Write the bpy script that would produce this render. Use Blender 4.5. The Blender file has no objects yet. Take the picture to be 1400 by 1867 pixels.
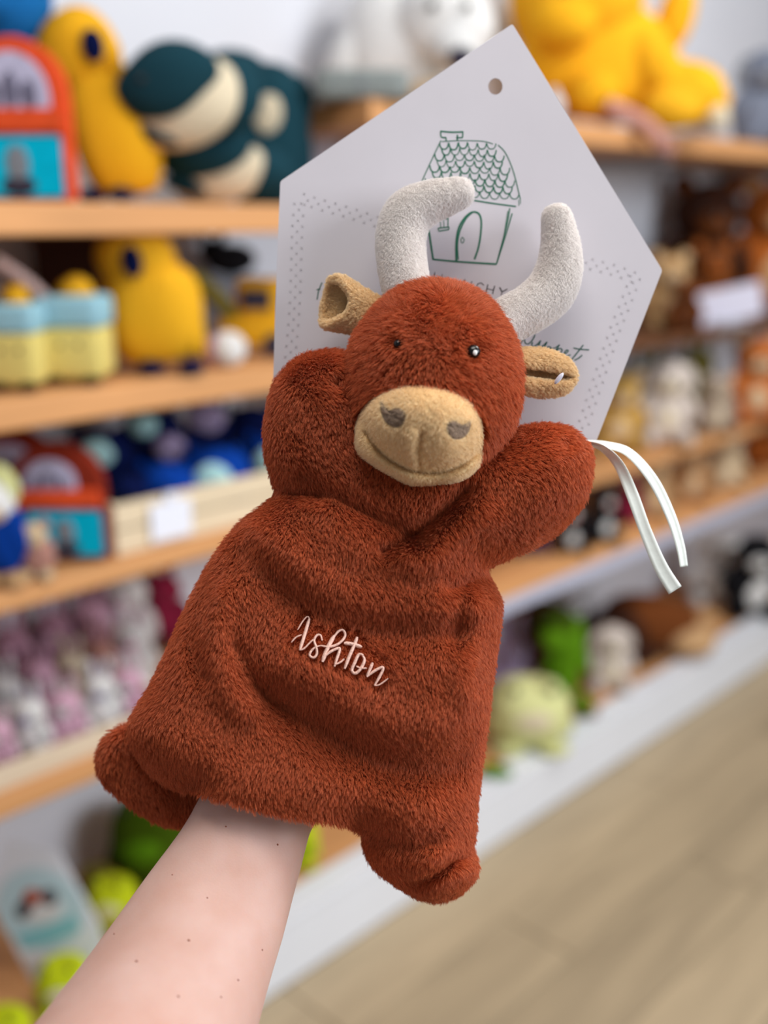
import bpy, bmesh, math, random
import numpy as np
from mathutils import Vector, Matrix, kdtree

random.seed(7)
rng = np.random.default_rng(7)
scene = bpy.context.scene
COL = scene.collection

# ------------------------------------------------------------------ camera
FPX = 1900.0                      # focal length in pixels of the 1400 x 1867 frame
PITCH, YAW, CAMZ = math.radians(15.7), math.radians(46.1), 1.45
cam_data = bpy.data.cameras.new('camera')
cam = bpy.data.objects.new('camera', cam_data)
COL.objects.link(cam)
cam.location = (0, 0, CAMZ)
cam.rotation_euler = (math.pi / 2 - PITCH, 0, -YAW)
cam_data.sensor_fit = 'HORIZONTAL'
cam_data.sensor_width = 36.0
cam_data.lens = 36.0 * FPX / 1400.0
cam_data.clip_start = 0.02
cam_data.dof.use_dof = True
cam_data.dof.focus_distance = 0.546
cam_data.dof.aperture_fstop = 3.4
scene.camera = cam

# ------------------------------------------------------------------ world and lights
world = bpy.data.worlds.new('world')
scene.world = world
world.use_nodes = True
world.node_tree.nodes['Background'].inputs[0].default_value = (0.93, 0.95, 1.0, 1)
world.node_tree.nodes['Background'].inputs[1].default_value = 0.25

CAMR = np.array([math.cos(YAW), -math.sin(YAW), 0.0])
CAMH = np.array([math.sin(YAW), math.cos(YAW), 0.0])
ZUP = np.array([0, 0, 1.0])
CAMF = math.cos(PITCH) * CAMH - math.sin(PITCH) * ZUP
CAMU = math.sin(PITCH) * CAMH + math.cos(PITCH) * ZUP
CAMC = np.array([0, 0, CAMZ])


def area_light(name, loc, target, sx, sy, power, color):
    d = bpy.data.lights.new(name, 'AREA')
    d.shape = 'RECTANGLE'
    d.size, d.size_y, d.energy, d.color = sx, sy, power, color
    o = bpy.data.objects.new(name, d)
    COL.objects.link(o)
    o.location = loc
    o.rotation_euler = (Vector(target) - Vector(loc)).to_track_quat('-Z', 'Y').to_euler()
    return o


# the shop window on the street side, behind and to the right of the photographer
area_light('shop_window_light', (1.9, -2.0, 2.2), (0.6, 0.9, 1.2), 1.7, 1.3, 86, (0.93, 0.96, 1.0))
# ceiling panels over the aisle
area_light('ceiling_panel_light', (0.4, 0.2, 2.9), (0.5, 0.4, 0), 1.2, 0.6, 24, (1.0, 0.95, 0.88))
area_light('ceiling_panel_light', (2.4, 0.2, 2.9), (2.4, 0.6, 0), 1.2, 0.6, 34, (1.0, 0.96, 0.9))

scene.view_settings.view_transform = 'Standard'
scene.view_settings.look = 'None'
scene.view_settings.exposure = 0.0
scene.view_settings.gamma = 1.0
scene.view_settings.use_curve_mapping = False


# ------------------------------------------------------------------ helpers
def lin(c):
    out = []
    for v in c:
        v = v / 255.0
        out.append(v / 12.92 if v <= 0.04045 else ((v + 0.055) / 1.055) ** 2.4)
    return (*out, 1.0)


MATS = {}


def mat(name, rgb, rough=0.85, var=0.0, scale=40.0, bump=0.0, spec=0.3, sheen=0.0, sss=0.0):
    if name in MATS:
        return MATS[name]
    m = bpy.data.materials.new(name)
    m.use_nodes = True
    nt = m.node_tree
    b = nt.nodes['Principled BSDF']
    c = lin(rgb)
    b.inputs['Base Color'].default_value = c
    b.inputs['Roughness'].default_value = rough
    b.inputs['Specular IOR Level'].default_value = spec
    if sheen:
        b.inputs['Sheen Weight'].default_value = sheen
        b.inputs['Sheen Roughness'].default_value = 0.6
    if sss:
        b.inputs['Subsurface Weight'].default_value = sss
        b.inputs['Subsurface Radius'].default_value = (0.012, 0.005, 0.003)
        b.inputs['Subsurface Scale'].default_value = 0.6
    if var or bump:
        tc = nt.nodes.new('ShaderNodeTexCoord')
        nz = nt.nodes.new('ShaderNodeTexNoise')
        nz.inputs['Scale'].default_value = scale
        nz.inputs['Detail'].default_value = 5
        nt.links.new(tc.outputs['Object'], nz.inputs['Vector'])
        if var:
            rp = nt.nodes.new('ShaderNodeValToRGB')
            rp.color_ramp.elements[0].position = 0.3
            rp.color_ramp.elements[1].position = 0.7
            rp.color_ramp.elements[0].color = (*[v * (1 - var) for v in c[:3]], 1)
            rp.color_ramp.elements[1].color = (*[min(1, v * (1 + var)) for v in c[:3]], 1)
            nt.links.new(nz.outputs['Fac'], rp.inputs['Fac'])
            nt.links.new(rp.outputs['Color'], b.inputs['Base Color'])
        if bump:
            bp = nt.nodes.new('ShaderNodeBump')
            bp.inputs['Strength'].default_value = bump
            bp.inputs['Distance'].default_value = 0.004
            nt.links.new(nz.outputs['Fac'], bp.inputs['Height'])
            nt.links.new(bp.outputs['Normal'], b.inputs['Normal'])
    MATS[name] = m
    return m


def plush_mat(name, rgb):
    return mat('plush_' + name, rgb, 0.95, 0.12, 55, 0.6, 0.08)


def wood_mat(name, rgb, var=0.18, stretch=(1.2, 14, 14), rough=0.55):
    if name in MATS:
        return MATS[name]
    m = bpy.data.materials.new(name)
    m.use_nodes = True
    nt = m.node_tree
    b = nt.nodes['Principled BSDF']
    b.inputs['Roughness'].default_value = rough
    b.inputs['Specular IOR Level'].default_value = 0.3
    c = lin(rgb)
    tc = nt.nodes.new('ShaderNodeTexCoord')
    mp = nt.nodes.new('ShaderNodeMapping')
    mp.inputs['Scale'].default_value = stretch
    oi = nt.nodes.new('ShaderNodeObjectInfo')
    ad = nt.nodes.new('ShaderNodeVectorMath')
    ad.operation = 'MULTIPLY_ADD'
    nz = nt.nodes.new('ShaderNodeTexNoise')
    nz.inputs['Scale'].default_value = 2.2
    nz.inputs['Detail'].default_value = 7
    nz.inputs['Distortion'].default_value = 0.6
    cb = nt.nodes.new('ShaderNodeCombineXYZ')
    for i in range(3):
        nt.links.new(oi.outputs['Random'], cb.inputs[i])
    nt.links.new(tc.outputs['Object'], mp.inputs['Vector'])
    nt.links.new(cb.outputs[0], ad.inputs[0])
    ad.inputs[1].default_value = (37, 53, 71)
    nt.links.new(mp.outputs['Vector'], ad.inputs[2])
    nt.links.new(ad.outputs[0], nz.inputs['Vector'])
    rp = nt.nodes.new('ShaderNodeValToRGB')
    rp.color_ramp.elements[0].position = 0.3
    rp.color_ramp.elements[1].position = 0.72
    rp.color_ramp.elements[0].color = (*[v * (1 - var) for v in c[:3]], 1)
    rp.color_ramp.elements[1].color = (*[min(1, v * (1 + var)) for v in c[:3]], 1)
    nt.links.new(nz.outputs['Fac'], rp.inputs['Fac'])
    hs = nt.nodes.new('ShaderNodeHueSaturation')
    mr = nt.nodes.new('ShaderNodeMapRange')
    mr.inputs['To Min'].default_value = 0.86
    mr.inputs['To Max'].default_value = 1.1
    nt.links.new(oi.outputs['Random'], mr.inputs['Value'])
    nt.links.new(mr.outputs['Result'], hs.inputs['Value'])
    nt.links.new(rp.outputs['Color'], hs.inputs['Color'])
    nt.links.new(hs.outputs['Color'], b.inputs['Base Color'])
    bp = nt.nodes.new('ShaderNodeBump')
    bp.inputs['Strength'].default_value = 0.15
    bp.inputs['Distance'].default_value = 0.002
    nt.links.new(nz.outputs['Fac'], bp.inputs['Height'])
    nt.links.new(bp.outputs['Normal'], b.inputs['Normal'])
    MATS[name] = m
    return m


def link(name, data, m=None, parent=None):
    o = bpy.data.objects.new(name, data)
    COL.objects.link(o)
    if m is not None:
        if data.users > 1 and len(data.materials):
            o.material_slots[0].link = 'OBJECT'
            o.material_slots[0].material = m
        else:
            if not len(data.materials):
                data.materials.append(m)
            o.material_slots[0].link = 'OBJECT'
            o.material_slots[0].material = m
    if parent is not None:
        o.parent = parent
    return o


def mesh(name, verts, faces, smooth=True):
    me = bpy.data.meshes.new(name)
    me.from_pydata([tuple(v) for v in verts], [], [tuple(f) for f in faces])
    me.update()
    if smooth:
        me.polygons.foreach_set('use_smooth', [True] * len(me.polygons))
    return me


def tag(o, label=None, cat=None, group=None, kind=None):
    if label: o['label'] = label
    if cat: o['category'] = cat
    if group: o['group'] = group
    if kind: o['kind'] = kind
    return o


def empty(name, loc=(0, 0, 0), rz=0.0, rot=None):
    o = bpy.data.objects.new(name, None)
    COL.objects.link(o)
    o.empty_display_size = 0.03
    o.location = loc
    o.rotation_euler = rot if rot is not None else (0, 0, rz)
    return o


def box_mesh(name, sx, sy, sz, bevel=0.0, seg=2):
    bm = bmesh.new()
    bmesh.ops.create_cube(bm, size=1.0)
    for v in bm.verts:
        v.co = Vector((v.co.x * sx, v.co.y * sy, v.co.z * sz))
    if bevel:
        bmesh.ops.bevel(bm, geom=list(bm.edges), offset=bevel, segments=seg, affect='EDGES', profile=0.5)
    me = bpy.data.meshes.new(name)
    bm.to_mesh(me)
    bm.free()
    me.polygons.foreach_set('use_smooth', [False] * len(me.polygons))
    return me


def box(name, x0, x1, y0, y1, z0, z1, m, parent=None, bevel=0.003):
    me = box_mesh(name, x1 - x0, y1 - y0, z1 - z0, bevel)
    o = link(name, me, m, parent)
    o.location = ((x0 + x1) / 2, (y0 + y1) / 2, (z0 + z1) / 2)
    return o


def catmull(pts, n=8, closed=False):
    pts = np.asarray(pts, float)
    N = len(pts)
    out = []
    rngs = range(N) if closed else range(N - 1)
    for i in rngs:
        if closed:
            p0, p1, p2, p3 = pts[(i - 1) % N], pts[i], pts[(i + 1) % N], pts[(i + 2) % N]
        else:
            p0, p1, p2, p3 = pts[max(i - 1, 0)], pts[i], pts[i + 1], pts[min(i + 2, N - 1)]
        for k in range(n):
            t = k / n
            out.append(0.5 * ((2 * p1) + (-p0 + p2) * t + (2 * p0 - 5 * p1 + 4 * p2 - p3) * t * t + (-p0 + 3 * p1 - 3 * p2 + p3) * t ** 3))
    if not closed:
        out.append(pts[-1])
    return np.array(out)


def seg_dist(P, poly, closed=True, want_pt=False):
    """distance of points P (n,2) to a polyline"""
    best = np.full(len(P), 1e9)
    pt = np.zeros_like(P)
    M = len(poly)
    for i in range(M if closed else M - 1):
        a, b = poly[i], poly[(i + 1) % M]
        ab = b - a
        L = ab @ ab
        if L < 1e-9:
            continue
        t = np.clip(((P - a) @ ab) / L, 0, 1)
        q = a + t[:, None] * ab
        d = np.hypot(*(P - q).T)
        w = d < best
        best[w] = d[w]
        pt[w] = q[w]
    return (best, pt) if want_pt else best


def inside(P, poly):
    x, y = P[:, 0], P[:, 1]
    r = np.zeros(len(P), bool)
    M = len(poly)
    for i in range(M):
        x1, y1 = poly[i]
        x2, y2 = poly[(i + 1) % M]
        if y1 == y2:
            continue
        c = ((y1 > y) != (y2 > y)) & (x < (x2 - x1) * (y - y1) / (y2 - y1) + x1)
        r ^= c
    return r


# ------------------------------------------------------------------ the room
Y_FRONT, Y_WALL = 1.38, 1.76       # front edge of the shelves and the wall behind them
M_WALL = mat('painted_wall', (212, 215, 224), 0.8, 0.03, 3, 0.05)
M_SHELF = wood_mat('shelf_wood', (208, 152, 100), 0.1)
M_WHITE = mat('white_laminate', (228, 232, 240), 0.45, 0.02, 5)
M_FLOOR = wood_mat('floor_wood', (172, 154, 126), 0.16, (1.0, 9, 9), 0.5)
M_JOINT = mat('floor_joint', (110, 98, 82), 0.9)
M_GREY = mat('grey_metal', (150, 152, 160), 0.5)

wall = box('wall_back', -1.5, 7.5, Y_WALL, Y_WALL + 0.1, -0.01, 3.0, M_WALL, bevel=0)
tag(wall, 'plain white painted wall behind the toy shelves', 'wall', kind='structure')
floor = box('floor', -1.5, 7.5, -2.6, Y_WALL, -0.03, -0.006, M_JOINT, bevel=0)
tag(floor, 'beige wood plank shop floor below the white plinth', 'floor', kind='structure')
plank_me = box_mesh('plank', 1.197, 0.177, 0.012, 0.0012, 1)
for r in range(14):
    y = 1.33 - 0.09 - r * 0.18
    off = (r * 0.47) % 1.2
    for k in range(6):
        x = -1.3 + off + 1.2 * k + 0.6
        if x > 6.5 or x < -1.2:
            continue
        p = link('plank', plank_me, M_FLOOR, floor)
        # plank is placed relative to the floor's own centre
        p.location = (x - floor.location.x, y - floor.location.y, -0.006 - floor.location.z)

trim = box('trim_1', 2.72, 2.78, Y_WALL - 0.012, Y_WALL, 1.66, 3.0, M_GREY)
tag(trim, 'grey vertical strip on the wall beside the yellow plush', 'trim', kind='structure')

# plinth
pl = empty('shelf_plinth', (2.5, 1.33, 0))
tag(pl, 'long white plinth with a wooden top running along the floor', 'plinth')


def rel_box(name, root, *a, **k):
    o = box(name, *a, parent=None, **k)
    o.location = Vector(o.location) - Vector(root.location)
    o.parent = root
    return o


rel_box('front_panel', pl, -0.6, 7.0, 1.33, 1.352, 0.0, 0.138, M_WHITE)
rel_box('front_ledge', pl, -0.6, 7.0, 1.326, 1.40, 0.138, 0.15, M_WHITE)
rel_box('top_board', pl, -0.6, 7.0, 1.40, Y_WALL, 0.128, 0.148, M_SHELF)
Z_PL = 0.148

XB = 1.40   # where the two bays meet
SH = {}


M_WALNUT = wood_mat('dark_shelf_wood', (104, 66, 40), 0.15)


def shelf(key, x0, x1, ztop, th, label, m=None, rail=0.0):
    root = empty('wooden_shelf', ((x0 + x1) / 2, Y_FRONT, ztop - th))
    tag(root, label, 'shelf', 'wooden wall shelves')
    rel_box('shelf_board', root, x0, x1, Y_FRONT, Y_WALL - 0.001, ztop - th, ztop, m or M_SHELF, bevel=0.004)
    if rail:
        rel_box('price_rail', root, x0, x1, Y_FRONT + 0.004, Y_FRONT + 0.010, ztop - th - rail, ztop - th, mat('rail_plastic', (190, 194, 216), 0.4), bevel=0.001)
    for bx in np.arange(x0 + 0.25, x1, 0.9):
        rel_box('bracket', root, bx, bx + 0.02, Y_FRONT + 0.06, Y_WALL - 0.001, ztop - th - 0.025, ztop - th, M_GREY, bevel=0.001)
    SH[key] = ztop


shelf('A', -0.6, XB - 0.08, 1.473, 0.045, 'wooden shelf carrying the teal whales and the taller yellow bird')
shelf('B', -0.6, XB - 0.02, 1.207, 0.045, 'wooden shelf carrying the two yellow and blue cups')
shelf('C', -0.6, XB, 0.930, 0.032, 'wooden shelf carrying the crate of navy plush toys')
shelf('D', -0.6, XB, 0.612, 0.036, 'wooden shelf carrying the pink and white bunnies')
shelf('RT', XB, 7.0, 1.655, 0.045, 'wooden shelf carrying the big yellow dragon plush')
shelf('R1', XB, 7.0, 1.150, 0.024, 'dark wooden shelf carrying the brown teddy bears', M_WALNUT)
shelf('R2', XB, 7.0, 0.832, 0.026, 'wooden shelf just below the olive and cream plush toys')
shelf('R3', XB, 7.0, 0.625, 0.030, 'wooden shelf carrying the tan bears and the penguins', None, 0.038)
SH['P'] = Z_PL


# ------------------------------------------------------------------ background toys
def place_x(px, y, z):
    """world X of the point at depth y and height z that lies on image column px"""
    k = (px - 700) / FPX
    a = CAMR[0] - k * CAMF[0]
    v = np.array([0, y, z - CAMZ])
    return -(CAMR @ v - k * (CAMF @ v)) / a


def proj(P):
    v = np.array(P) - CAMC
    return 700 + FPX * (v @ CAMR) / (v @ CAMF), 933.5 - FPX * (v @ CAMU) / (v @ CAMF), v @ CAMF


def ico(name, sub=3):
    bm = bmesh.new()
    bmesh.ops.create_icosphere(bm, subdivisions=sub, radius=1.0)
    me = bpy.data.meshes.new(name)
    bm.to_mesh(me)
    bm.free()
    me.polygons.foreach_set('use_smooth', [True] * len(me.polygons))
    me.materials.append(plush_mat('default', (200, 200, 200)))
    return me


def lumpy(name, seed, amt, pw=2.0, flat=0.0):
    """stuffed fabric shape: a rounded, slightly uneven cushion"""
    me = ico(name, 4)
    r = np.random.default_rng(seed)
    co = np.zeros(len(me.vertices) * 3)
    me.vertices.foreach_get('co', co)
    co = co.reshape(-1, 3)
    n = co.copy()
    d = np.zeros(len(co))
    for _ in range(7):
        w = r.normal(size=3) * 2.2
        d += np.sin(n @ w + r.uniform(0, 6.3)) * r.uniform(0.4, 1)
    s = np.sign(co) * np.abs(co) ** (2.0 / pw)
    s *= (1 + amt * d / 3)[:, None]
    if flat:
        s[:, 2] = np.where(s[:, 2] < -flat, -flat + (s[:, 2] + flat) * 0.25, s[:, 2])
    me.vertices.foreach_set('co', s.ravel())
    me.update()
    return me


BALL = ico('eye_ball', 2)
STUFFED = [lumpy('stuffed_%d' % i, 20 + i, 0.05) for i in range(4)]
SACK = [lumpy('sack_%d' % i, 40 + i, 0.05, 2.5, 0.86) for i in range(3)]
RBOX = box_mesh('rounded_block', 2, 2, 2, 0.35, 4)
RBOX.polygons.foreach_set('use_smooth', [True] * len(RBOX.polygons))
RBOX.materials.append(plush_mat('default', (200, 200, 200)))
SBOX = box_mesh('plain_block', 2, 2, 2, 0.06, 2)
SBOX.materials.append(plush_mat('default', (200, 200, 200)))


def cyl_mesh():
    bm = bmesh.new()
    bmesh.ops.create_cone(bm, cap_ends=True, segments=28, radius1=1, radius2=1, depth=2)
    e = [e for e in bm.edges if abs(e.verts[0].co.z - e.verts[1].co.z) < 1e-6]
    bmesh.ops.bevel(bm, geom=e, offset=0.12, segments=3, affect='EDGES')
    me = bpy.data.meshes.new('rounded_cylinder')
    bm.to_mesh(me)
    bm.free()
    me.polygons.foreach_set('use_smooth', [True] * len(me.polygons))
    me.materials.append(plush_mat('default', (200, 200, 200)))
    return me


CYL = cyl_mesh()
KIND = {'e': None, 's': None, 'r': RBOX, 'b': SBOX, 'c': CYL, 'o': BALL}
_cnt = [0]


class Toy:
    """a background toy: an Empty on its shelf, parts laid out in metres-per-pixel units at the toy's own depth"""

    def __init__(s, name, label, cat, px, key, y, group=None, turn=0.0, lift=0.0, z=None):
        s.z = (SH[key] if z is None else z) + lift
        x = place_x(px, y, s.z)
        s.bx, s.by, s.dep = proj((x, y, s.z))
        s.mpp = s.dep / FPX
        s.root = empty(name, (x, y, s.z), -YAW + turn)
        tag(s.root, label, cat, group)
        s.ground = lift == 0.0
        s.parts = []

    def add(s, name, kind, m, cx, cy, rx, ry, dz=0.0, rd=None, roll=0.0, parent=None, yaw=0.0):
        """dz: pixels towards the viewer; rd: half depth"""
        _cnt[0] += 1
        me = KIND[kind] or (STUFFED[_cnt[0] % 4] if kind == 'e' else SACK[_cnt[0] % 3])
        o = link(name, me, m, s.root)
        q = s.mpp
        rd = min(rx, ry) if rd is None else rd
        o.location = ((cx - s.bx) * q, -dz * q, (s.by - cy) * q)
        o.scale = (rx * q, rd * q, ry * q)
        o.rotation_euler = (0, math.radians(roll), math.radians(yaw))
        s.parts.append(o)
        if parent is not None:
            o.parent = parent
            o.matrix_parent_inverse = Matrix.LocRotScale(parent.location, parent.rotation_euler, parent.scale).inverted()
        return o

    def poly(s, name, m, pts, z0, z1, bevel=2.0, parent=None):
        """an extruded outline (pixels), from z0 to z1 pixels towards the viewer"""
        q = s.mpp
        bm = bmesh.new()
        vs = [bm.verts.new(((x - s.bx) * q, -z1 * q, (s.by - y) * q)) for x, y in pts]
        f = bm.faces.new(vs)
        r = bmesh.ops.extrude_face_region(bm, geom=[f])
        for v in [g for g in r['geom'] if isinstance(g, bmesh.types.BMVert)]:
            v.co.y = -z0 * q
        bmesh.ops.recalc_face_normals(bm, faces=list(bm.faces))
        if bevel:
            bmesh.ops.bevel(bm, geom=list(bm.edges), offset=bevel * q, segments=2, affect='EDGES', clamp_overlap=True)
        me = bpy.data.meshes.new(name)
        bm.to_mesh(me)
        bm.free()
        o = link(name, me, m, s.root)
        s.parts.append(o)
        if parent is not None:
            o.parent = parent
            o.matrix_parent_inverse = Matrix.LocRotScale(parent.location, parent.rotation_euler, parent.scale).inverted()
        return o

    def tube(s, name, m, pts, rad, dz=0.0):
        q = s.mpp
        P = catmull(pts, 6)
        vs, fs = [], []
        K = 10
        for i, p in enumerate(P):
            a = P[min(i + 1, len(P) - 1)] - P[max(i - 1, 0)]
            a = a[:2] / (np.hypot(*a[:2]) + 1e-9)
            nx, ny = -a[1], a[0]
            for k in range(K):
                t = 2 * math.pi * k / K
                ox = nx * math.cos(t) * rad
                oy = ny * math.cos(t) * rad
                vs.append(((p[0] + ox - s.bx) * q, -(dz + rad * math.sin(t)) * q, (s.by - p[1] - oy) * q))
        for i in range(len(P) - 1):
            for k in range(K):
                fs.append((i * K + k, i * K + (k + 1) % K, (i + 1) * K + (k + 1) % K, (i + 1) * K + k))
        fs.append(tuple(range(K)))
        fs.append(tuple(range((len(P) - 1) * K, len(P) * K))[::-1])
        o = link(name, mesh(name, vs, fs), m, s.root)
        s.parts.append(o)
        return o

    def done(s):
        """set the toy down on its shelf"""
        if not s.ground:
            return s.root
        low = 1e9
        for o in s.parts:
            b = o.matrix_parent_inverse @ Matrix.LocRotScale(o.location, o.rotation_euler, o.scale)
            if o.parent is not s.root:
                pp = o.parent
                b = Matrix.LocRotScale(pp.location, pp.rotation_euler, pp.scale) @ b
            for v in o.data.vertices:
                z = (b @ v.co).z
                if z < low:
                    low = z
        s.root.location.z = s.z - low + 0.0003
        return s.root


def pm(name, rgb):
    return plush_mat(name, rgb)


M_EYE = mat('black_bead', (14, 14, 18), 0.15, spec=0.6)
M_NAVY = pm('navy', (10, 22, 70))
M_YEL = pm('yellow', (246, 180, 36))
M_YEL2 = pm('golden', (238, 178, 40))
M_TEAL = pm('teal', (28, 64, 76))
M_CREAM = pm('cream', (232, 218, 190))
M_WHITEP = pm('white', (236, 236, 236))
M_ORANGE = pm('orange', (222, 84, 44))
M_REDBR = pm('red_brown', (130, 44, 28))
M_TURQ = pm('turquoise', (0, 180, 214))
M_LAV = pm('lavender', (186, 184, 212))
M_DKGREY = pm('dark_grey', (66, 62, 78))
M_BLUE = pm('blue', (28, 110, 180))
M_BROWN = pm('brown', (112, 62, 30))
M_DKBROWN = pm('dark_brown', (62, 36, 26))
M_RUSTB = pm('ginger', (176, 96, 40))
M_TAN = pm('tan', (206, 166, 122))
M_BEIGE = pm('beige', (222, 196, 160))
M_PINK = pm('pink', (226, 180, 204))
M_MAUVE = pm('mauve', (176, 132, 152))
M_LIME = pm('lime', (196, 210, 30))
M_GREEN = pm('green', (92, 140, 20))
M_DKGREEN = pm('dark_green', (64, 88, 10))
M_OLIVE = pm('olive', (128, 118, 50))
M_PALELIME = pm('pale_lime', (222, 224, 160))
M_BLACK = pm('black', (26, 26, 30))
M_CRIM = pm('crimson', (150, 40, 70))
M_LILAC = pm('lilac', (186, 168, 206))
M_CYAN = pm('cyan', (196, 248, 250))
M_NAVYB = pm('navy_bright', (10, 62, 158))
M_PALEY = pm('pale_yellow', (236, 218, 130))
M_PALEB = pm('pale_blue', (160, 208, 226))
M_GREYP = pm('grey', (140, 146, 156))
M_PURPLE = pm('purple', (72, 44, 96))
M_DUSTY = pm('dusty_pink', (190, 140, 128))


def animal(kind, label, cat, px, key, y, h, c, c2=None, group=None, turn=0.0, lift=0.0, wide=1.0, name=None, lean=0.0, patch=None):
    """a sitting plush animal h pixels tall; kind: bear, bunny, dog, lamb, penguin, cow"""
    t = Toy(name or ('plush_' + kind), label, cat, px, key, y, group, math.radians(turn), lift)
    c2 = c2 or c
    X, B, w = t.bx, t.by, wide

    def a(n, kd, m, x, z, rx, rz, dz=0.0, rd=None, roll=0.0, parent=None):
        return t.add(n, kd, m, X + x * h * w + lean * z * h, B - z * h, rx * h * w, rz * h, dz * h, (rd or min(rx, rz)) * h, roll, parent)
    body = a('body', 's', c, 0, 0.30, 0.25, 0.30, 0, 0.21)
    if kind in ('penguin', 'bear', 'lamb', 'cow'):
        a('belly', 'e', c2, 0, 0.30, 0.17, 0.22, 0.09, 0.14)
    head = a('head', 'e', c, 0, 0.72, 0.24, 0.215, 0.04, 0.21)
    for s in (-1, 1):
        a('leg', 'e', c, s * 0.2, 0.1, 0.1, 0.1, 0.16, 0.2)
        a('arm', 'e', c, s * 0.26, 0.42, 0.075, 0.19, 0.07, 0.08, -s * 22)
        a('eye', 'o', M_EYE, s * 0.09, 0.77, 0.024, 0.026, 0.235, 0.02)
        if kind == 'bear':
            e = a('ear', 'e', c, s * 0.18, 0.91, 0.085, 0.085, 0.02, 0.05)
            a('inner_ear', 'e', c2, s * 0.18, 0.905, 0.05, 0.05, 0.06, 0.02)
        elif kind == 'bunny':
            a('ear', 'e', c, s * 0.11, 1.03, 0.065, 0.21, 0.0, 0.04, s * 10)
            a('inner_ear', 'e', c2, s * 0.11, 1.02, 0.035, 0.15, 0.035, 0.015, s * 10)
        elif kind in ('dog', 'lamb'):
            a('ear', 'e', c2 if kind == 'dog' else c, s * 0.25, 0.72, 0.06, 0.16, 0.05, 0.05, -s * 16)
        elif kind == 'cow':
            a('ear', 'e', c2, s * 0.27, 0.82, 0.1, 0.055, 0.03, 0.04, s * 15)
    if kind == 'penguin':
        a('face_patch', 'e', c2, 0, 0.72, 0.16, 0.15, 0.12, 0.14)
        a('beak', 'e', M_ORANGE, 0, 0.70, 0.05, 0.03, 0.27, 0.05)
    else:
        mz = a('muzzle', 'e', c2, 0, 0.655, 0.125, 0.095, 0.19, 0.09)
        a('nose', 'o', M_EYE, 0, 0.69, 0.035, 0.025, 0.275, 0.02)
    if patch:
        for (x, z, r, m) in patch:
            a('patch', 'e', m, x, z, r, r, 0.16, 0.06)
    return t.done()


# ---- top shelf, upper left: toy house, blue bear, yellow bird, teal whales
def toy_house(label, px, key, y, pts, pane, bar, door, turn=0.0, body_m=M_ORANGE, motif=True):
    t = Toy('toy_house', label, 'toy house', px, key, y, 'arched toy houses', turn)
    b = t.poly('body', body_m, pts, -26, 22, 7)
    inner = t.poly('window_pane', M_LAV, pane, 20, 25, 2)
    cx = (min(p[0] for p in pane) + max(p[0] for p in pane)) / 2
    top = min(p[1] for p in pane)
    bot = max(p[1] for p in pane)
    mfig = pm('figure_grey', (120, 118, 142))
    for sx, fh in ((-0.5, 0.26), (-0.02, 0.36), (0.46, 0.28)):
        t.add('window_figure', 'e', mfig, cx + sx * (max(p[0] for p in pane) - cx), bot - (bot - top) * fh, (bot - top) * 0.15, (bot - top) * fh * 0.9, 25, 3)
    t.poly('cross_bar', M_ORANGE, bar, 18, 31, 4)
    d = t.poly('door_panel', M_TURQ, door, 20, 28, 4)
    if motif:
        dx = sum(p[0] for p in door) / len(door)
        dy = min(p[1] for p in door)
        dh = max(p[1] for p in door) - dy
        t.add('door_figure', 'e', M_GREYP, dx, dy + dh * 0.45, dh * 0.2, dh * 0.3, 28, 4)
        t.add('door_figure', 'e', M_DKGREY, dx, dy + dh * 0.8, dh * 0.3, dh * 0.16, 28, 4)
    return t


def arch(x0, x1, ytop, ybot, yspring, n=12):
    cx, r = (x0 + x1) / 2, (x1 - x0) / 2
    pts = [(x0, ybot)]
    for k in range(n + 1):
        a = math.pi - math.pi * k / n
        pts.append((cx + r * math.cos(a), yspring - (yspring - ytop) * math.sin(a)))
    pts.append((x1, ybot))
    return pts


t = toy_house('orange arched toy house with turquoise doors on the highest shelf', 48, 'A', 1.44,
              arch(-42, 140, 88, 366, 190), arch(-22, 113, 114, 214, 190), [(-42, 208), (137, 208), (137, 248), (-42, 248)],
              [(-34, 252), (128, 252), (128, 360), (-34, 360)])
t.done()
t = Toy('plush_bear', 'blue plush bear sitting behind the orange toy house', 'plush toy', 44, 'A', 1.60)
t.add('body', 's', M_BLUE, 46, 225, 66, 130)
hd = t.add('head', 'e', M_BLUE, 40, 28, 84, 84, 8)
for s in (-1, 1):
    t.add('ear', 'e', M_BLUE, 40 + s * 62, -48, 28, 28, 0, 18)
    t.add('arm', 'e', M_BLUE, 40 + s * 70, 190, 26, 70, 20, 26, -s * 18)
    t.add('leg', 'e', M_BLUE, 46 + s * 50, 340, 34, 32, 45, 50)
    t.add('eye', 'o', M_NAVY, 40 + s * 28, 18, 11, 11, 86, 6)
t.add('muzzle', 'e', M_BLUE, 40, 52, 34, 26, 78, 22)
t.done()


def bird(label, px, key, y, head, body, eye, beak, feet, m, wing):
    t = Toy('plush_bird', label, 'plush toy', px, key, y, 'yellow plush birds')
    t.add('body', 's', m, *body[:4], 0, body[3] * 0.62, body[4])
    h = t.add('head', 'e', m, *head[:4], 6, head[3] * 0.95)
    t.add('eye', 'e', M_NAVY, *eye[:4], head[3] * 0.98, 12, -8)
    t.add('beak', 'e', M_YEL2, *beak[:4], head[3] * 0.55, 22, beak[4])
    for f in feet:
        t.add('foot', 'e', M_NAVY, f[0], f[1], 24, 14, 36, 30)
    t.add('wing', 'e', m, *wing[:4], 10, 30, wing[4])
    return t.done()


bird('tall yellow plush bird between the toy house and the teal whales', 205, 'A', 1.53, (166, 118, 72, 74), (220, 254, 74, 120, -12),
     (208, 118, 20, 28), (246, 172, 16, 42, -14), ((232, 357), (178, 360)), M_YEL, (262, 290, 24, 66, -14))

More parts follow.
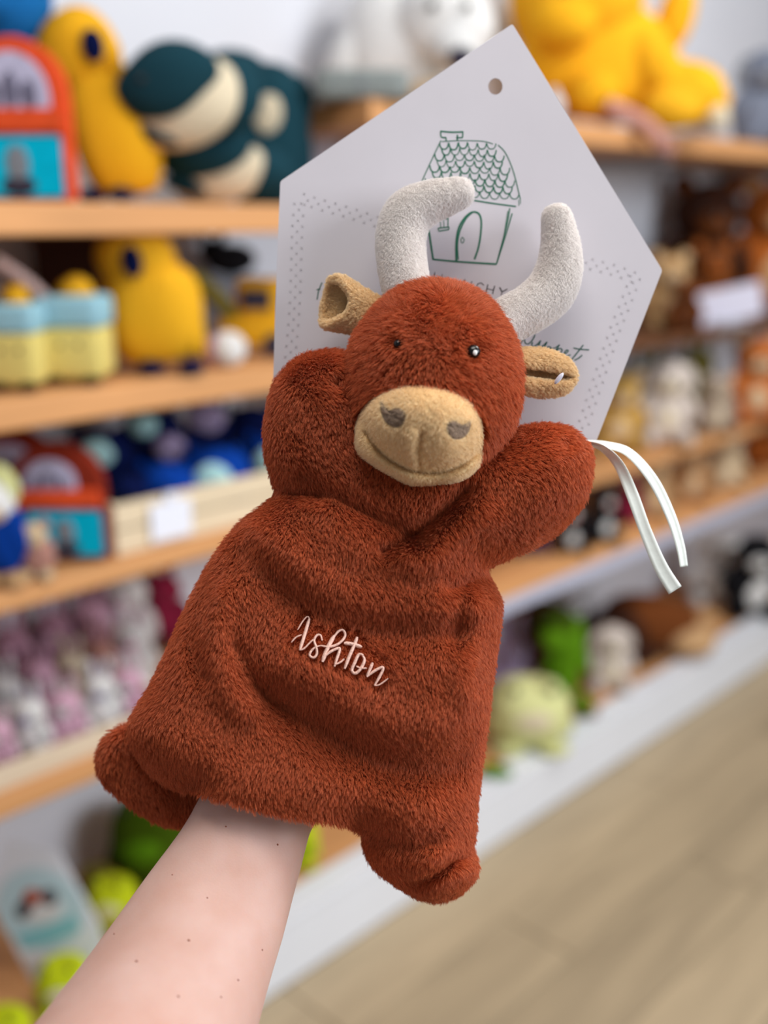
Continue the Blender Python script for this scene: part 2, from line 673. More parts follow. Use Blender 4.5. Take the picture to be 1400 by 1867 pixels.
t = Toy('plush_whale', 'teal plush whale with a cream jaw lying under the other whales', 'plush toy', 405, 'A', 1.50, 'teal plush whales')
t.add('jaw', 'e', M_CREAM, 404, 326, 92, 50, 4, 54, -14)
t.add('head', 'e', M_TEAL, 384, 288, 84, 48, 34, 56, -10)
t.add('body', 'e', M_TEAL, 470, 320, 62, 50, -40, 70)
t.add('fin', 'e', M_TEAL, 350, 345, 44, 16, 44, 14, 12)
t.add('eye', 'o', M_EYE, 352, 300, 7, 7, 78, 5)
t.done()
t = Toy('plush_whale', 'teal plush whale on top with its wide cream mouth open', 'plush toy', 345, 'A', 1.43, 'teal plush whales', lift=0.001)
t.add('jaw', 'e', M_CREAM, 346, 200, 106, 76, 0, 56, -22)
t.add('head', 'e', M_TEAL, 322, 166, 92, 62, 34, 60, -20)
t.add('body', 'e', M_TEAL, 400, 180, 80, 72, -46, 70)
t.add('fin', 'e', M_TEAL, 300, 255, 40, 13, 30, 13, 20)
t.add('eye', 'o', M_EYE, 290, 170, 7, 7, 90, 5)
t.done()
t = Toy('plush_whale', 'teal plush whale at the back with a cream side patch', 'plush toy', 490, 'A', 1.58, 'teal plush whales')
t.add('body', 's', M_TEAL, 490, 240, 76, 130, 0, 80)
t.add('head', 'e', M_TEAL, 430, 150, 74, 60, 0, 70)
t.add('side_patch', 'e', M_CREAM, 500, 206, 25, 34, 74, 12, 12)
t.add('fin', 'e', M_TEAL, 548, 250, 24, 70, 10, 20, -10)
t.add('tail', 'e', M_TEAL, 540, 170, 36, 40, -10, 24)
t.done()
t = Toy('carton', 'pale lavender carton half hidden beside the back whale', 'box', 590, 'A', 1.66)
b = t.add('carton_body', 'b', mat('lavender_card', (206, 206, 226), 0.7), 582, 262, 36, 64, 0, 30)
t.add('carton_lid', 'b', mat('white_card', (226, 226, 236), 0.7), 582, 196, 38, 7, 0, 32)
t.done()


# ---- second shelf left: cups, second bird, truck
def cup(label, px, x0, x1, top, mid, bot, straw=None):
    t = Toy('plush_cup', label, 'plush toy', px, 'B', 1.45, 'yellow and blue plush cups')
    cx, r = (x0 + x1) / 2, (x1 - x0) / 2
    t.add('cup_body', 'r', M_PALEY, cx, (mid + bot) / 2, r * 0.96, (bot - mid) / 2 + 6, 0, r * 0.9)
    t.add('cup_rim', 'r', M_PALEB, cx, (top + mid) / 2, r, (mid - top) / 2 + 2, 0, r * 0.95)
    t.add('topping', 'e', M_YEL2, cx + 4, top - 6, r * 0.55, 30, 0, r * 0.5)
    for s in (-1, 1):
        t.add('foot', 'e', M_DKBROWN, cx + s * r * 0.55, bot + 6, 16, 10, r * 0.7, 16)
        t.add('eye', 'o', M_EYE, cx + s * 16, mid + 28, 4, 5, r * 0.9, 3)
    if straw:
        t.tube('straw', pm('straw_pink', (236, 206, 200)), straw, 11, 10)
    return t.done()


cup('yellow and pale blue plush cup at the very edge of the shelf', 38, -8, 86, 562, 612, 700)
cup('yellow and pale blue plush cup with a pink straw', 146, 88, 206, 560, 614, 700, [(118, 590), (80, 545), (20, 500)])
t = Toy('storage_box', 'dark brown box standing behind the yellow bird', 'box', 145, 'B', 1.69)
t.add('box_body', 'b', mat('dark_card', (58, 34, 26), 0.8), 145, 560, 56, 104, 0, 36)
t.add('box_lid', 'b', mat('dark_card2', (70, 42, 32), 0.8), 145, 448, 59, 12, 0, 40)
t.done()
bird('shorter yellow plush bird beside the plush cups', 284, 'B', 1.46, (262, 494, 70, 66), (284, 588, 90, 100, -6),
     (268, 498, 19, 28), (312, 545, 14, 30, -14), ((285, 683), (356, 682)), M_YEL2, (350, 610, 26, 62, -14))
t = Toy('toy_truck', 'yellow plush truck with a green boom beside the card', 'toy truck', 460, 'B', 1.52)
t.add('chassis', 'r', M_YEL2, 470, 646, 70, 26, 0, 40)
t.add('cab', 'r', M_YEL2, 480, 590, 44, 36, 0, 36)
t.add('cab_window', 'b', M_DKGREY, 474, 588, 26, 18, 34, 4)
t.tube('boom', M_OLIVE, [(362, 548), (396, 580), (436, 622)], 15, 20)
for wx in (430, 505):
    t.add('wheel', 'e', M_DKGREY, wx, 668, 22, 22, 38, 12)
t.done()
t = Toy('plush_ball', 'small white and pink plush ball in front of the yellow truck', 'ball', 412, 'B', 1.43)
t.add('ball_half', 'e', M_WHITEP, 416, 655, 34, 33)
t.add('pink_half', 'e', M_PINK, 402, 656, 28, 30, 2, 26)
t.done()
t = Toy('plush_cat', 'black plush cat on a grey cushion behind the yellow truck', 'plush toy', 430, 'B', 1.69, turn=0.2)
t.add('cushion', 'r', M_GREYP, 425, 590, 70, 60, 0, 30)
t.add('body', 'e', M_BLACK, 425, 500, 46, 28, 10, 30)
t.add('head', 'e', M_BLACK, 395, 486, 24, 22, 26, 20)
for s in (-1, 1):
    t.add('ear', 'e', M_BLACK, 395 + s * 14, 466, 8, 13, 26, 6, s * 14)
t.done()

# ---- third shelf left: barns, crate of navy plush
t = toy_house('dark red toy house pushed back behind the orange one', 40, 'C', 1.60, arch(-40, 110, 782, 990, 850),
              arch(-20, 90, 806, 868, 850), [(-40, 862), (110, 862), (110, 890), (-40, 890)], [(-32, 896), (102, 896), (102, 980), (-32, 980)],
              body_m=M_REDBR, motif=False)
t.done()
t = toy_house('orange toy house with a turquoise panel beside the wooden crate', 125, 'C', 1.45, arch(34, 200, 812, 1030, 890),
              arch(62, 158, 838, 898, 880), [(40, 892), (198, 892), (200, 926), (44, 926)], [(62, 930), (198, 930), (200, 1016), (68, 1016)],
              body_m=M_REDBR)
t.done()
t = Toy('plush_bird', 'white, blue and lime plush bird cut by the picture edge', 'plush toy', 18, 'C', 1.42)
t.add('body', 's', M_NAVYB, 12, 1015, 44, 66, 0, 40)
t.add('head', 'e', M_WHITEP, 4, 945, 40, 48, 6)
t.add('crest', 'e', M_PALELIME, 26, 912, 22, 40, 0, 20, -24)
t.add('wing', 'e', M_NAVYB, 46, 1000, 16, 44, 20, 16, -12)
t.add('beak', 'e', M_TAN, 20, 960, 16, 10, 44, 12)
t.add('eye', 'o', M_EYE, -4, 940, 6, 6, 46, 4)
for s in (0, 1):
    t.add('foot', 'e', M_TAN, -10 + s * 50, 1082, 24, 14, 34, 24)
t.done()
t = Toy('plush_mouse', 'taupe plush mouse slumped over the shelf edge below the toy house', 'plush toy', 78, 'C', 1.40)
t.add('body', 's', M_DUSTY, 74, 1060, 30, 36, 0, 26)
t.add('head', 'e', M_BEIGE, 70, 1018, 24, 24, 8)
for s in (-1, 1):
    t.add('ear', 'e', M_DUSTY, 70 + s * 20, 998, 11, 12, 4, 6)
    t.add('eye', 'o', M_EYE, 70 + s * 8, 1014, 3, 3, 31, 2)
    t.add('foot', 'e', M_BEIGE, 74 + s * 18, 1090, 13, 11, 20, 16)
t.done()

# crate
zc = SH['C']
cx0, cx1 = place_x(214, 1.40, zc), place_x(540, 1.40, zc)
cr = empty('wooden_crate', ((cx0 + cx1) / 2, 1.40, zc))
tag(cr, 'pale wooden crate full of navy plush toys', 'crate')
M_CRATE = wood_mat('crate_wood', (226, 208, 178), 0.08)
CD = 0.24
for k in range(2):
    rel_box('front_slat', cr, cx0, cx1, 1.40, 1.41, zc + 0.002 + k * 0.044, zc + 0.042 + k * 0.044, M_CRATE, bevel=0.002)
    rel_box('back_slat', cr, cx0, cx1, 1.40 + CD, 1.41 + CD, zc + 0.002 + k * 0.044, zc + 0.042 + k * 0.044, M_CRATE, bevel=0.002)
    for xx in (cx0, cx1 - 0.01):
        rel_box('end_slat', cr, xx, xx + 0.01, 1.411, 1.40 + CD - 0.001, zc + 0.002 + k * 0.044, zc + 0.042 + k * 0.044, M_CRATE, bevel=0.002)
rel_box('base_board', cr, cx0 + 0.002, cx1 - 0.002, 1.412, 1.40 + CD - 0.002, zc + 0.0005, zc + 0.009, M_CRATE, bevel=0.001)
tx = place_x(312, 1.395, zc + 0.05)
tg = empty('price_tag', (tx, 1.394, zc + 0.025))
tag(tg, 'blank white price tag hanging on the crate front', 'price tag')
rel_box('tag_card', tg, tx - 0.04, tx + 0.04, 1.394, 1.3965, zc + 0.012, zc + 0.075, mat('tag_white', (232, 236, 250), 0.6), bevel=0.0008)
rel_box('clip', tg, tx - 0.01, tx + 0.01, 1.3925, 1.3985, zc + 0.073, zc + 0.090, mat('tag_white', (232, 236, 250), 0.6), bevel=0.0008)

NV = [  # px, y, body centre, radius, spot colour, spot centre, spot radius, label
    (190, 1.58, (188, 836), (64, 66), M_CYAN, (196, 806), (32, 26), 'navy plush owl with a cyan face, nearest the orange toy house'),
    (284, 1.60, (286, 800), (62, 66), M_CYAN, (280, 756), (26, 22), 'navy plush owl with a cyan crown, topmost in the crate'),
    (300, 1.47, (302, 900), (58, 54), M_NAVYB, (304, 872), (28, 18), 'bright blue plush owl just above the price tag'),
    (394, 1.47, (394, 888), (64, 60), M_CYAN, (398, 880), (34, 33), 'bright blue plush owl with a big cyan belly'),
    (345, 1.54, (340, 835), (50, 56), M_LILAC, (324, 800), (30, 25), 'navy plush owl with a lilac face in the crate middle'),
    (232, 1.48, (236, 900), (46, 46), M_NAVY, (240, 880), (20, 14), 'plain dark navy plush owl at the crate corner by the toy house'),
    (388, 1.62, (384, 790), (40, 66), M_LILAC, (386, 746), (34, 28), 'dark plush owl with a lilac crown at the crate back'),
    (462, 1.60, (462, 800), (52, 70), M_DKGREEN, (432, 822), (26, 30), 'navy plush owl with a dark green wing, beside the puppet arm'),
    (484, 1.50, (486, 880), (44, 48), M_CYAN, (492, 872), (22, 26), 'blue plush owl with an aqua belly, half hidden by the puppet'),
]
for i, (px, y, c, r, m, sc, sr, lab) in enumerate(NV):
    t = Toy('plush_owl', lab, 'plush toy', px, 'C', y, 'navy plush owls in the crate', z=zc + 0.0095)
    bmat = M_NAVYB if 'blue' in lab.split()[:2] else M_NAVY
    lowy = t.by
    cyc = (c[1] - r[1] + lowy) / 2
    t.add('body', 's', bmat, c[0], cyc, r[0], lowy - cyc, 0, r[0] * 0.7)
    t.add('head', 'e', bmat, c[0], c[1] - 12, r[0] * 0.92, r[1] * 0.85, 4, r[0] * 0.75)
    t.add('face_patch', 'e', m, sc[0], sc[1], sr[0], sr[1], r[0] * 0.72, 12)
    for s in (-1, 1):
        t.add('ear_tuft', 'e', bmat, c[0] + s * r[0] * 0.6, c[1] - r[1] * 0.85, 10, 16, 6, 8, s * 20)
        t.add('wing', 'e', bmat, c[0] + s * r[0] * 0.8, c[1] + 30, 12, 34, 10, 16, -s * 10)
        t.add('eye', 'o', M_EYE, c[0] + s * 16, c[1] - 14, 5, 5, r[0] * 0.8, 4)
    t.done()

# ---- fourth shelf left: pink and white bunnies in a tray
zt = SH['D']
tx0, tx1 = place_x(-60, 1.395, zt), place_x(330, 1.395, zt)
tr = empty('display_tray', ((tx0 + tx1) / 2, 1.395, zt))
tag(tr, 'low cream wooden tray in front of the pink bunnies', 'tray')
M_TRAY = wood_mat('tray_wood', (214, 196, 172), 0.06)
rel_box('front_lip', tr, tx0, tx1, 1.395, 1.405, zt, zt + 0.04, M_TRAY)
rel_box('back_lip', tr, tx0, tx1, 1.735, 1.745, zt, zt + 0.04, M_TRAY)
rel_box('end_lip', tr, tx0, tx0 + 0.01, 1.406, 1.734, zt, zt + 0.04, M_TRAY)
rel_box('end_lip', tr, tx1 - 0.01, tx1, 1.406, 1.734, zt, zt + 0.04, M_TRAY)
rel_box('tray_board', tr, tx0 + 0.011, tx1 - 0.011, 1.406, 1.734, zt + 0.0005, zt + 0.008, M_TRAY)
SH['T'] = zt + 0.0085
BN = [
    (30, 1.70, 150, M_MAUVE, M_PINK, 'mauve bunny in the back row by the picture edge'),
    (104, 1.70, 150, M_MAUVE, M_PINK, 'mauve bunny in the back row, second from the edge'),
    (172, 1.70, 150, M_PINK, M_MAUVE, 'pale pink bunny in the back row beside the tall white one'),
    (236, 1.70, 190, M_WHITEP, M_PINK, 'tall white bunny in the back row next to the crimson bunny'),
    (300, 1.70, 160, M_CRIM, M_CRIM, 'crimson bunny touching the puppet outline'),
    (14, 1.57, 130, M_WHITEP, M_GREYP, 'white bunny in the middle row by the picture edge'),
    (80, 1.57, 135, M_PINK, M_MAUVE, 'pink bunny in the middle row between two white bunnies'),
    (136, 1.57, 125, M_CREAM, M_MAUVE, 'cream bunny in the middle row'),
    (188, 1.57, 130, M_DUSTY, M_MAUVE, 'dusty brown-pink bunny in the middle row'),
    (246, 1.57, 150, M_WHITEP, M_PINK, 'white bunny in the middle row beside the puppet'),
    (4, 1.45, 120, M_PINK, M_WHITEP, 'bright pink bunny at the front by the picture edge'),
    (62, 1.46, 135, M_WHITEP, M_LAV, 'white bunny at the front between two pink bunnies'),
    (126, 1.45, 125, M_PINK, M_WHITEP, 'pale pink bunny in the middle of the front row'),
    (188, 1.46, 125, M_WHITEP, M_LAV, 'white bunny at the front beside the puppet foot'),
    (240, 1.45, 120, M_PINK, M_WHITEP, 'pink bunny at the front, partly behind the puppet'),
]
for (px, y, h, c, c2, lab) in BN:
    animal('bunny', lab, 'plush toy', px, 'T', y, h * 0.86, c, c2, 'pink and white bunnies in the tray', turn=random.uniform(-15, 15), wide=1.12)

# ---- plinth, lower left: house card and lime toys
t = Toy('display_card', 'white house-shaped card with a pale blue round print at lower left', 'card', 100, 'P', 1.50)
cp = [(44, 1524), (128, 1548), (190, 1700), (205, 1800), (60, 1822), (0, 1640)]
cd = t.poly('card_sheet', mat('card_white', (222, 228, 240), 0.6), cp, 0, 4, 0.5)
ring = [(88 + 78 * math.cos(a), 1668 + 86 * math.sin(a)) for a in np.linspace(0, 2 * math.pi, 30, endpoint=False)]
t.poly('round_print', mat('print_pale_blue', (186, 214, 226), 0.7), ring, 4, 4.6, 0)
t.poly('wave_print', mat('print_teal', (130, 192, 204), 0.7), [(40, 1720), (150, 1680), (158, 1708), (100, 1740), (50, 1752)], 4.6, 5.2, 0)
t.add('animal_print', 'e', mat('print_white', (214, 216, 222), 0.7), 88, 1668, 40, 30, 4.8, 1.2, -10)
t.add('animal_print', 'e', mat('print_dark', (70, 66, 74), 0.7), 62, 1664, 14, 26, 5.4, 1.2, 30)
t.add('animal_print', 'e', mat('print_dark', (70, 66, 74), 0.7), 106, 1642, 16, 18, 5.4, 1.2)
t.add('animal_print', 'e', mat('print_red', (176, 80, 50), 0.7), 78, 1640, 16, 16, 6.0, 1.2)
t.done()


def frog(label, px, key, y, cx, cy, rx, ry, m, m2, group='lime and green plush frogs', turn=0.0):
    t = Toy('plush_frog', label, 'plush toy', px, key, y, group, turn)
    t.add('body', 's', m, cx, cy, rx, ry, 0, rx * 0.9)
    t.add('belly', 'e', m2, cx, cy - ry * 0.1, rx * 0.7, ry * 0.5, rx * 0.55, rx * 0.42)
    for s in (-1, 1):
        e = t.add('eye_bump', 'e', m, cx + s * rx * 0.45, cy - ry * 0.92, rx * 0.24, rx * 0.24, rx * 0.3)
        t.add('eye', 'o', M_EYE, cx + s * rx * 0.45, cy - ry * 0.95, rx * 0.1, rx * 0.1, rx * 0.52)
        t.add('foot', 'e', m, cx + s * rx * 0.55, cy + ry * 0.9, rx * 0.4, ry * 0.2, rx * 0.6, rx * 0.4)
        t.add('arm', 'e', m, cx + s * rx * 0.85, cy + ry * 0.2, rx * 0.2, ry * 0.5, rx * 0.3, rx * 0.2, -s * 16)
    return t.done()


frog('lime plush frog with a cream belly in front of the house card', 122, 'P', 1.425, 122, 1760, 48, 50, M_LIME, M_CREAM)
frog('lime plush frog at the bottom corner of the picture', 14, 'P', 1.40, 14, 1806, 46, 46, M_LIME, M_LIME)
frog('lime plush frog between the house card and the forearm', 208, 'P', 1.55, 208, 1655, 44, 50, M_LIME, M_PALELIME)
frog('small olive plush frog behind the house card', 178, 'P', 1.62, 180, 1590, 32, 44, M_OLIVE, M_PALELIME)
frog('big dark green plush frog below the puppet foot', 280, 'P', 1.62, 280, 1540, 70, 82, M_DKGREEN, M_GREEN)
frog('bright green plush frog peeping out beside the wrist', 585, 'P', 1.62, 585, 1535, 50, 44, M_GREEN, M_GREEN)
frog('lime plush frog glimpsed between forearm and puppet leg', 560, 'P', 1.44, 545, 1610, 36, 44, M_LIME, M_GREEN)

# ---- right bay, highest shelf
t = Toy('plush_bear', 'large white plush bear behind the top edge of the card', 'plush toy', 745, 'RT', 1.60)
t.add('body', 's', M_WHITEP, 730, 70, 110, 120, 0, 90)
t.add('head', 'e', M_WHITEP, 800, 30, 90, 84, 40)
t.add('muzzle', 'e', M_WHITEP, 822, 84, 40, 30, 118, 30)
t.add('nose', 'e', M_DKGREY, 828, 98, 22, 18, 148, 12)
for s in (-1, 1):
    t.add('ear', 'e', M_WHITEP, 800 + s * 66, -42, 28, 28, 30, 18)
    t.add('leg', 'e', M_BEIGE, 725 + s * 60, 150, 52, 30, 70, 60)
    t.add('arm', 'e', M_WHITEP, 730 + s * 100, 90, 32, 70, 40, 34, -s * 20)
    t.add('eye', 'o', M_EYE, 810 + s * 30, 14, 8, 8, 124, 6)
t.done()
animal('dog', 'dark brown plush dog peeping from behind the white bear', 'plush toy', 628, 'RT', 1.67, 120, M_DKBROWN, M_BROWN)
t = Toy('cushion', 'flat grey-green cushion at the end of the top shelf', 'cushion', 655, 'RT', 1.44)
t.add('pad', 'r', pm('sage', (150, 158, 158)), 660, 186, 86, 26, 0, 50)
t.add('button', 'e', M_GREYP, 660, 186, 7, 7, 50, 4)
t.done()
t = Toy('plush_dragon', 'big yellow plush dragon sprawled on the top shelf', 'plush toy', 1090, 'RT', 1.53)
t.add('body', 's', M_YEL, 1075, 110, 130, 104, 0, 90, 8)
t.add('head', 'e', M_YEL, 1040, 10, 112, 80, 40)
t.add('snout', 'e', M_YEL, 1000, 60, 60, 44, 100, 50)
t.add('arm', 'e', M_YEL, 1170, 120, 44, 76, 50, 44, -40)
t.add('leg', 'e', M_YEL, 1236, 165, 70, 56, 40, 50, 12)
t.add('leg', 'e', M_YEL, 1062, 172, 46, 42, 90, 40)
t.add('foot', 'e', M_YEL2, 1200, 192, 58, 38, 70, 40)
t.add('toe_tip', 'e', M_CREAM, 1286, 206, 22, 22, 60, 20)
t.add('wing', 'e', M_YEL, 1222, 30, 34, 62, -20, 24, 12)
t.add('wing', 'e', M_YEL, 950, 30, 26, 60, -10, 22, -14)
t.add('tail', 'e', M_YEL, 1290, 170, 36, 30, 0, 30, 20)
t.add('horn', 'e', M_CREAM, 1010, -66, 14, 30, 40, 14)
t.add('eye', 'o', M_EYE, 1000, 10, 9, 9, 116, 7)
t.done()
t = Toy('plush_ball', 'small white plush ball between the card edge and the dragon', 'ball', 1010, 'RT', 1.41)
t.add('ball_half', 'e', M_WHITEP, 1008, 165, 18, 24)
t.add('pom_pom', 'e', M_WHITEP, 1008, 140, 8, 8)
t.done()
t = Toy('plush_snake', 'dusty pink plush snake hanging over the top shelf edge', 'plush toy', 1150, 'RT', 1.385)
t.tube('body', M_DUSTY, [(1100, 205), (1140, 222), (1180, 244), (1205, 272)], 15, 14)
t.add('head', 'e', M_DUSTY, 1210, 276, 22, 17, 16, 16, 30)
t.add('eye', 'o', M_EYE, 1214, 270, 3, 3, 32, 2)
t.root.location.z += 0.012
animal('dog', 'grey plush dog on the top shelf beside the dragon', 'plush toy', 1378, 'RT', 1.52, 180, pm('slate', (124, 132, 150)), M_GREYP, turn=10)

# ---- right bay, teddy bears
G = 'brown teddy bears'
animal('bear', 'large dark brown teddy bear seated against the wall', 'plush toy', 1270, 'R1', 1.62, 250, M_DKBROWN, M_BROWN, G, wide=0.95)
animal('bear', 'large ginger teddy bear at the right edge of the picture', 'plush toy', 1392, 'R1', 1.56, 240, M_RUSTB, M_TAN, G)
animal('bear', 'small beige teddy bear tucked beside the card corner', 'plush toy', 1212, 'R1', 1.50, 140, pm('sand', (196, 158, 112)), M_BEIGE, G)
animal('bear', 'small brown teddy bear at the shelf front before the beige one', 'plush toy', 1244, 'R1', 1.42, 96, M_BROWN, M_DKBROWN, G)
animal('bear', 'medium brown teddy bear in front of the dark brown one', 'plush toy', 1288, 'R1', 1.50, 150, M_BROWN, M_RUSTB, G)
animal('bear', 'brown teddy bear half hidden by the card edge', 'plush toy', 1170, 'R1', 1.67, 130, M_BROWN, M_BROWN, G)
t = Toy('shelf_sign', 'pale lavender sign propped between the teddy bears', 'sign', 1328, 'R1', 1.395)
t.add('sign_plate', 'b', mat('lavender_card', (206, 206, 226), 0.7), 1328, 560, 56, 30, 0, 3, -12)
t.add('sign_foot', 'b', M_GREY, 1328, 595, 30, 5, 0, 12)
t.done()
animal('bear', 'orange teddy bear sitting below the ginger one', 'plush toy', 1368, 'R2', 1.42, 165, pm('orange_tan', (200, 116, 60)), M_BEIGE, 'toys on the shelf below the bears')
animal('bear', 'mustard teddy bear right beside the card wall', 'plush toy', 1122, 'R2', 1.50, 150, pm('mustard', (206, 164, 90)), M_BEIGE, 'toys on the shelf below the bears')
animal('lamb', 'off-white plush lamb on the shelf under the teddy bears', 'plush toy', 1206, 'R2', 1.46, 165, pm('offwhite', (220, 208, 200)), M_CREAM, 'toys on the shelf below the bears')
animal('bunny', 'olive plush bunny standing behind the off-white lamb', 'plush toy', 1262, 'R2', 1.60, 130, M_OLIVE, M_OLIVE, 'toys on the shelf below the bears')
animal('bunny', 'dark green plush bunny behind the mustard teddy', 'plush toy', 1176, 'R2', 1.66, 120, M_DKGREEN, M_OLIVE, 'toys on the shelf below the bears')
animal('bear', 'cream and taupe teddy bear next to the orange one', 'plush toy', 1300, 'R2', 1.43, 110, pm('taupe', (176, 156, 140)), M_CREAM, 'toys on the shelf below the bears')

G = 'toys on the low shelf'
for (px, y, h, k, c, c2, lab) in [
    (1186, 1.45, 112, 'bear', M_TAN, M_BEIGE, 'tan teddy bear on the low shelf just past the ribbon'),
    (1252, 1.46, 112, 'bear', pm('caramel', (196, 146, 100)), M_BEIGE, 'caramel teddy bear on the low shelf, middle of three'),
    (1318, 1.46, 104, 'bear', M_BEIGE, M_CREAM, 'pale beige teddy bear on the low shelf, farthest along'),
    (1380, 1.52, 90, 'dog', M_RUSTB, M_BROWN, 'ginger plush dog on the low shelf at the picture edge'),
    (1040, 1.43, 100, 'penguin', M_BLACK, M_WHITEP, 'black and white penguin under the puppet hand'),
    (1096, 1.42, 104, 'penguin', M_BLACK, M_WHITEP, 'black and white penguin beside the crimson bunny'),
    (1142, 1.47, 84, 'bunny', M_CRIM, M_CRIM, 'crimson plush bunny behind the hanging ribbon'),
    (965, 1.50, 96, 'bunny', M_PURPLE, M_PURPLE, 'dark purple plush bunny below the puppet arm'),
    (1005, 1.66, 110, 'bear', M_GREYP, M_WHITEP, 'grey plush bear at the back of the low shelf'),
    (1140, 1.62, 104, 'bear', M_BEIGE, M_CREAM, 'cream bear at the back of the low shelf behind the ribbon'),
]:
    animal(k, lab, 'plush toy', px, 'R3', y, h, c, c2, G, turn=random.uniform(-14, 14))

# ---- right bay, plinth
G = 'plush animals on the plinth'
t = Toy('plush_dog', 'brown plush dog lying on the plinth with a tan hind end', 'plush toy', 1175, 'P', 1.50, G)
t.add('body', 's', M_BROWN, 1180, 1120, 84, 46, 0, 50, 6)
t.add('head', 'e', M_DKBROWN, 1120, 1126, 48, 46, 24, 44)
t.add('muzzle', 'e', M_BROWN, 1104, 1142, 22, 18, 62, 20)
t.add('nose', 'o', M_EYE, 1098, 1138, 7, 6, 82, 4)
t.add('eye', 'o', M_EYE, 1112, 1114, 4, 4, 68, 3)
t.add('ear', 'e', M_DKBROWN, 1150, 1132, 16, 34, 44, 14, -10)
t.add('ear', 'e', M_DKBROWN, 1084, 1122, 12, 30, 14, 12, 10)
t.add('leg', 'e', M_DKBROWN, 1140, 1166, 46, 18, 50, 22)
t.add('leg', 'e', M_TAN, 1250, 1148, 44, 28, 30, 34)
t.add('tail', 'e', M_TAN, 1275, 1120, 30, 12, 0, 12, -20)
t.done()
animal('lamb', 'off-white plush lamb in front of the brown dog', 'plush toy', 1108, 'P', 1.45, 130, pm('offwhite', (220, 208, 200)), M_CREAM, G)
t = Toy('plush_crocodile', 'green plush crocodile standing upright with a brown tail tip', 'plush toy', 1020, 'P', 1.46, G)
t.add('body', 's', M_GREEN, 1026, 1230, 30, 90, 0, 30, 8)
t.add('head', 'e', M_DKGREEN, 1004, 1150, 36, 28, 14, 34)
t.add('snout', 'e', M_GREEN, 996, 1168, 26, 18, 40, 34)
t.add('tail', 'e', M_BROWN, 1062, 1315, 24, 12, 20, 16, 20)
for s in (-1, 1):
    t.add('eye', 'o', M_EYE, 1004 + s * 14, 1128, 6, 6, 36, 5)
    t.add('leg', 'e', M_GREEN, 1034 + s * 22, 1300, 16, 18, 24, 24)
    t.add('arm', 'e', M_GREEN, 1026 + s * 30, 1220, 10, 28, 18, 12, -s * 20)
t.done()
animal('bunny', 'lilac plush bunny just beside the puppet on the plinth', 'plush toy', 926, 'P', 1.60, 140, M_LILAC, M_LILAC, G)
frog('pale lime plush frog in front of the crocodile', 962, 'P', 1.42, 962, 1290, 72, 58, M_PALELIME, M_CREAM, G)
animal('dog', 'dark brown plush dog behind the green crocodile', 'plush toy', 985, 'P', 1.66, 150, M_DKBROWN, M_BROWN, G)
animal('bear', 'pale grey plush bear between crocodile and lamb', 'plush toy', 1046, 'P', 1.69, 120, pm('palegrey', (188, 186, 190)), M_WHITEP, G)
cowp = [(0.1, 0.4, 0.08, M_BLACK), (-0.12, 0.2, 0.07, M_BLACK)]
animal('cow', 'black and white plush cow on the plinth at the picture edge', 'plush toy', 1364, 'P', 1.42, 165, M_BLACK, M_WHITEP, G, patch=[(0.1, 0.42, 0.08, M_WHITEP)])
animal('cow', 'white plush cow with black patches beside the black cow', 'plush toy', 1290, 'P', 1.58, 140, M_WHITEP, M_WHITEP, G, patch=cowp)
t = Toy('felt_leaf', 'green felt leaf lying on the white ledge behind the puppet leg', 'leaf', 905, 'P', 1.372, z=0.15)
t.add('blade', 'e', M_GREEN, 905, 1425, 30, 8, 0, 20, 10)
t.add('stalk', 'e', M_DKGREEN, 878, 1424, 8, 3, 0, 3)
t.done()

# ------------------------------------------------------------------ the puppet, its card, the ribbon and the arm
D0 = 0.57
HUB = (560, 1480)


def wp(px, py, z=0.0):
    """world point seen at pixel (px, py), z metres nearer than the puppet's middle plane"""
    d = D0 - z
    return CAMC + d * (CAMF + CAMR * (px - 700) / FPX + CAMU * (933.5 - py) / FPX)


ORG = wp(*HUB)
BASIS = np.stack([CAMR, CAMU, -CAMF])          # rows: local x, y, z


def L(px, py, z=0.0):
    px, py, z = np.broadcast_arrays(np.asarray(px, float), np.asarray(py, float), np.asarray(z, float))
    d = D0 - z
    x = d * (px - 700) / FPX - D0 * (HUB[0] - 700) / FPX
    y = d * (933.5 - py) / FPX - D0 * (933.5 - HUB[1]) / FPX
    return np.stack([x, y, z], -1)


def to_px(P):
    d = D0 - P[:, 2]
    x = (P[:, 0] + D0 * (HUB[0] - 700) / FPX) / d * FPX + 700
    y = 933.5 - (P[:, 1] + D0 * (933.5 - HUB[1]) / FPX) / d * FPX
    return np.stack([x, y], -1)


S = D0 / FPX                                   # metres per pixel at the puppet
ROT = cam.rotation_euler.copy()


def root_at_hub(name):
    return empty(name, tuple(ORG), rot=ROT)


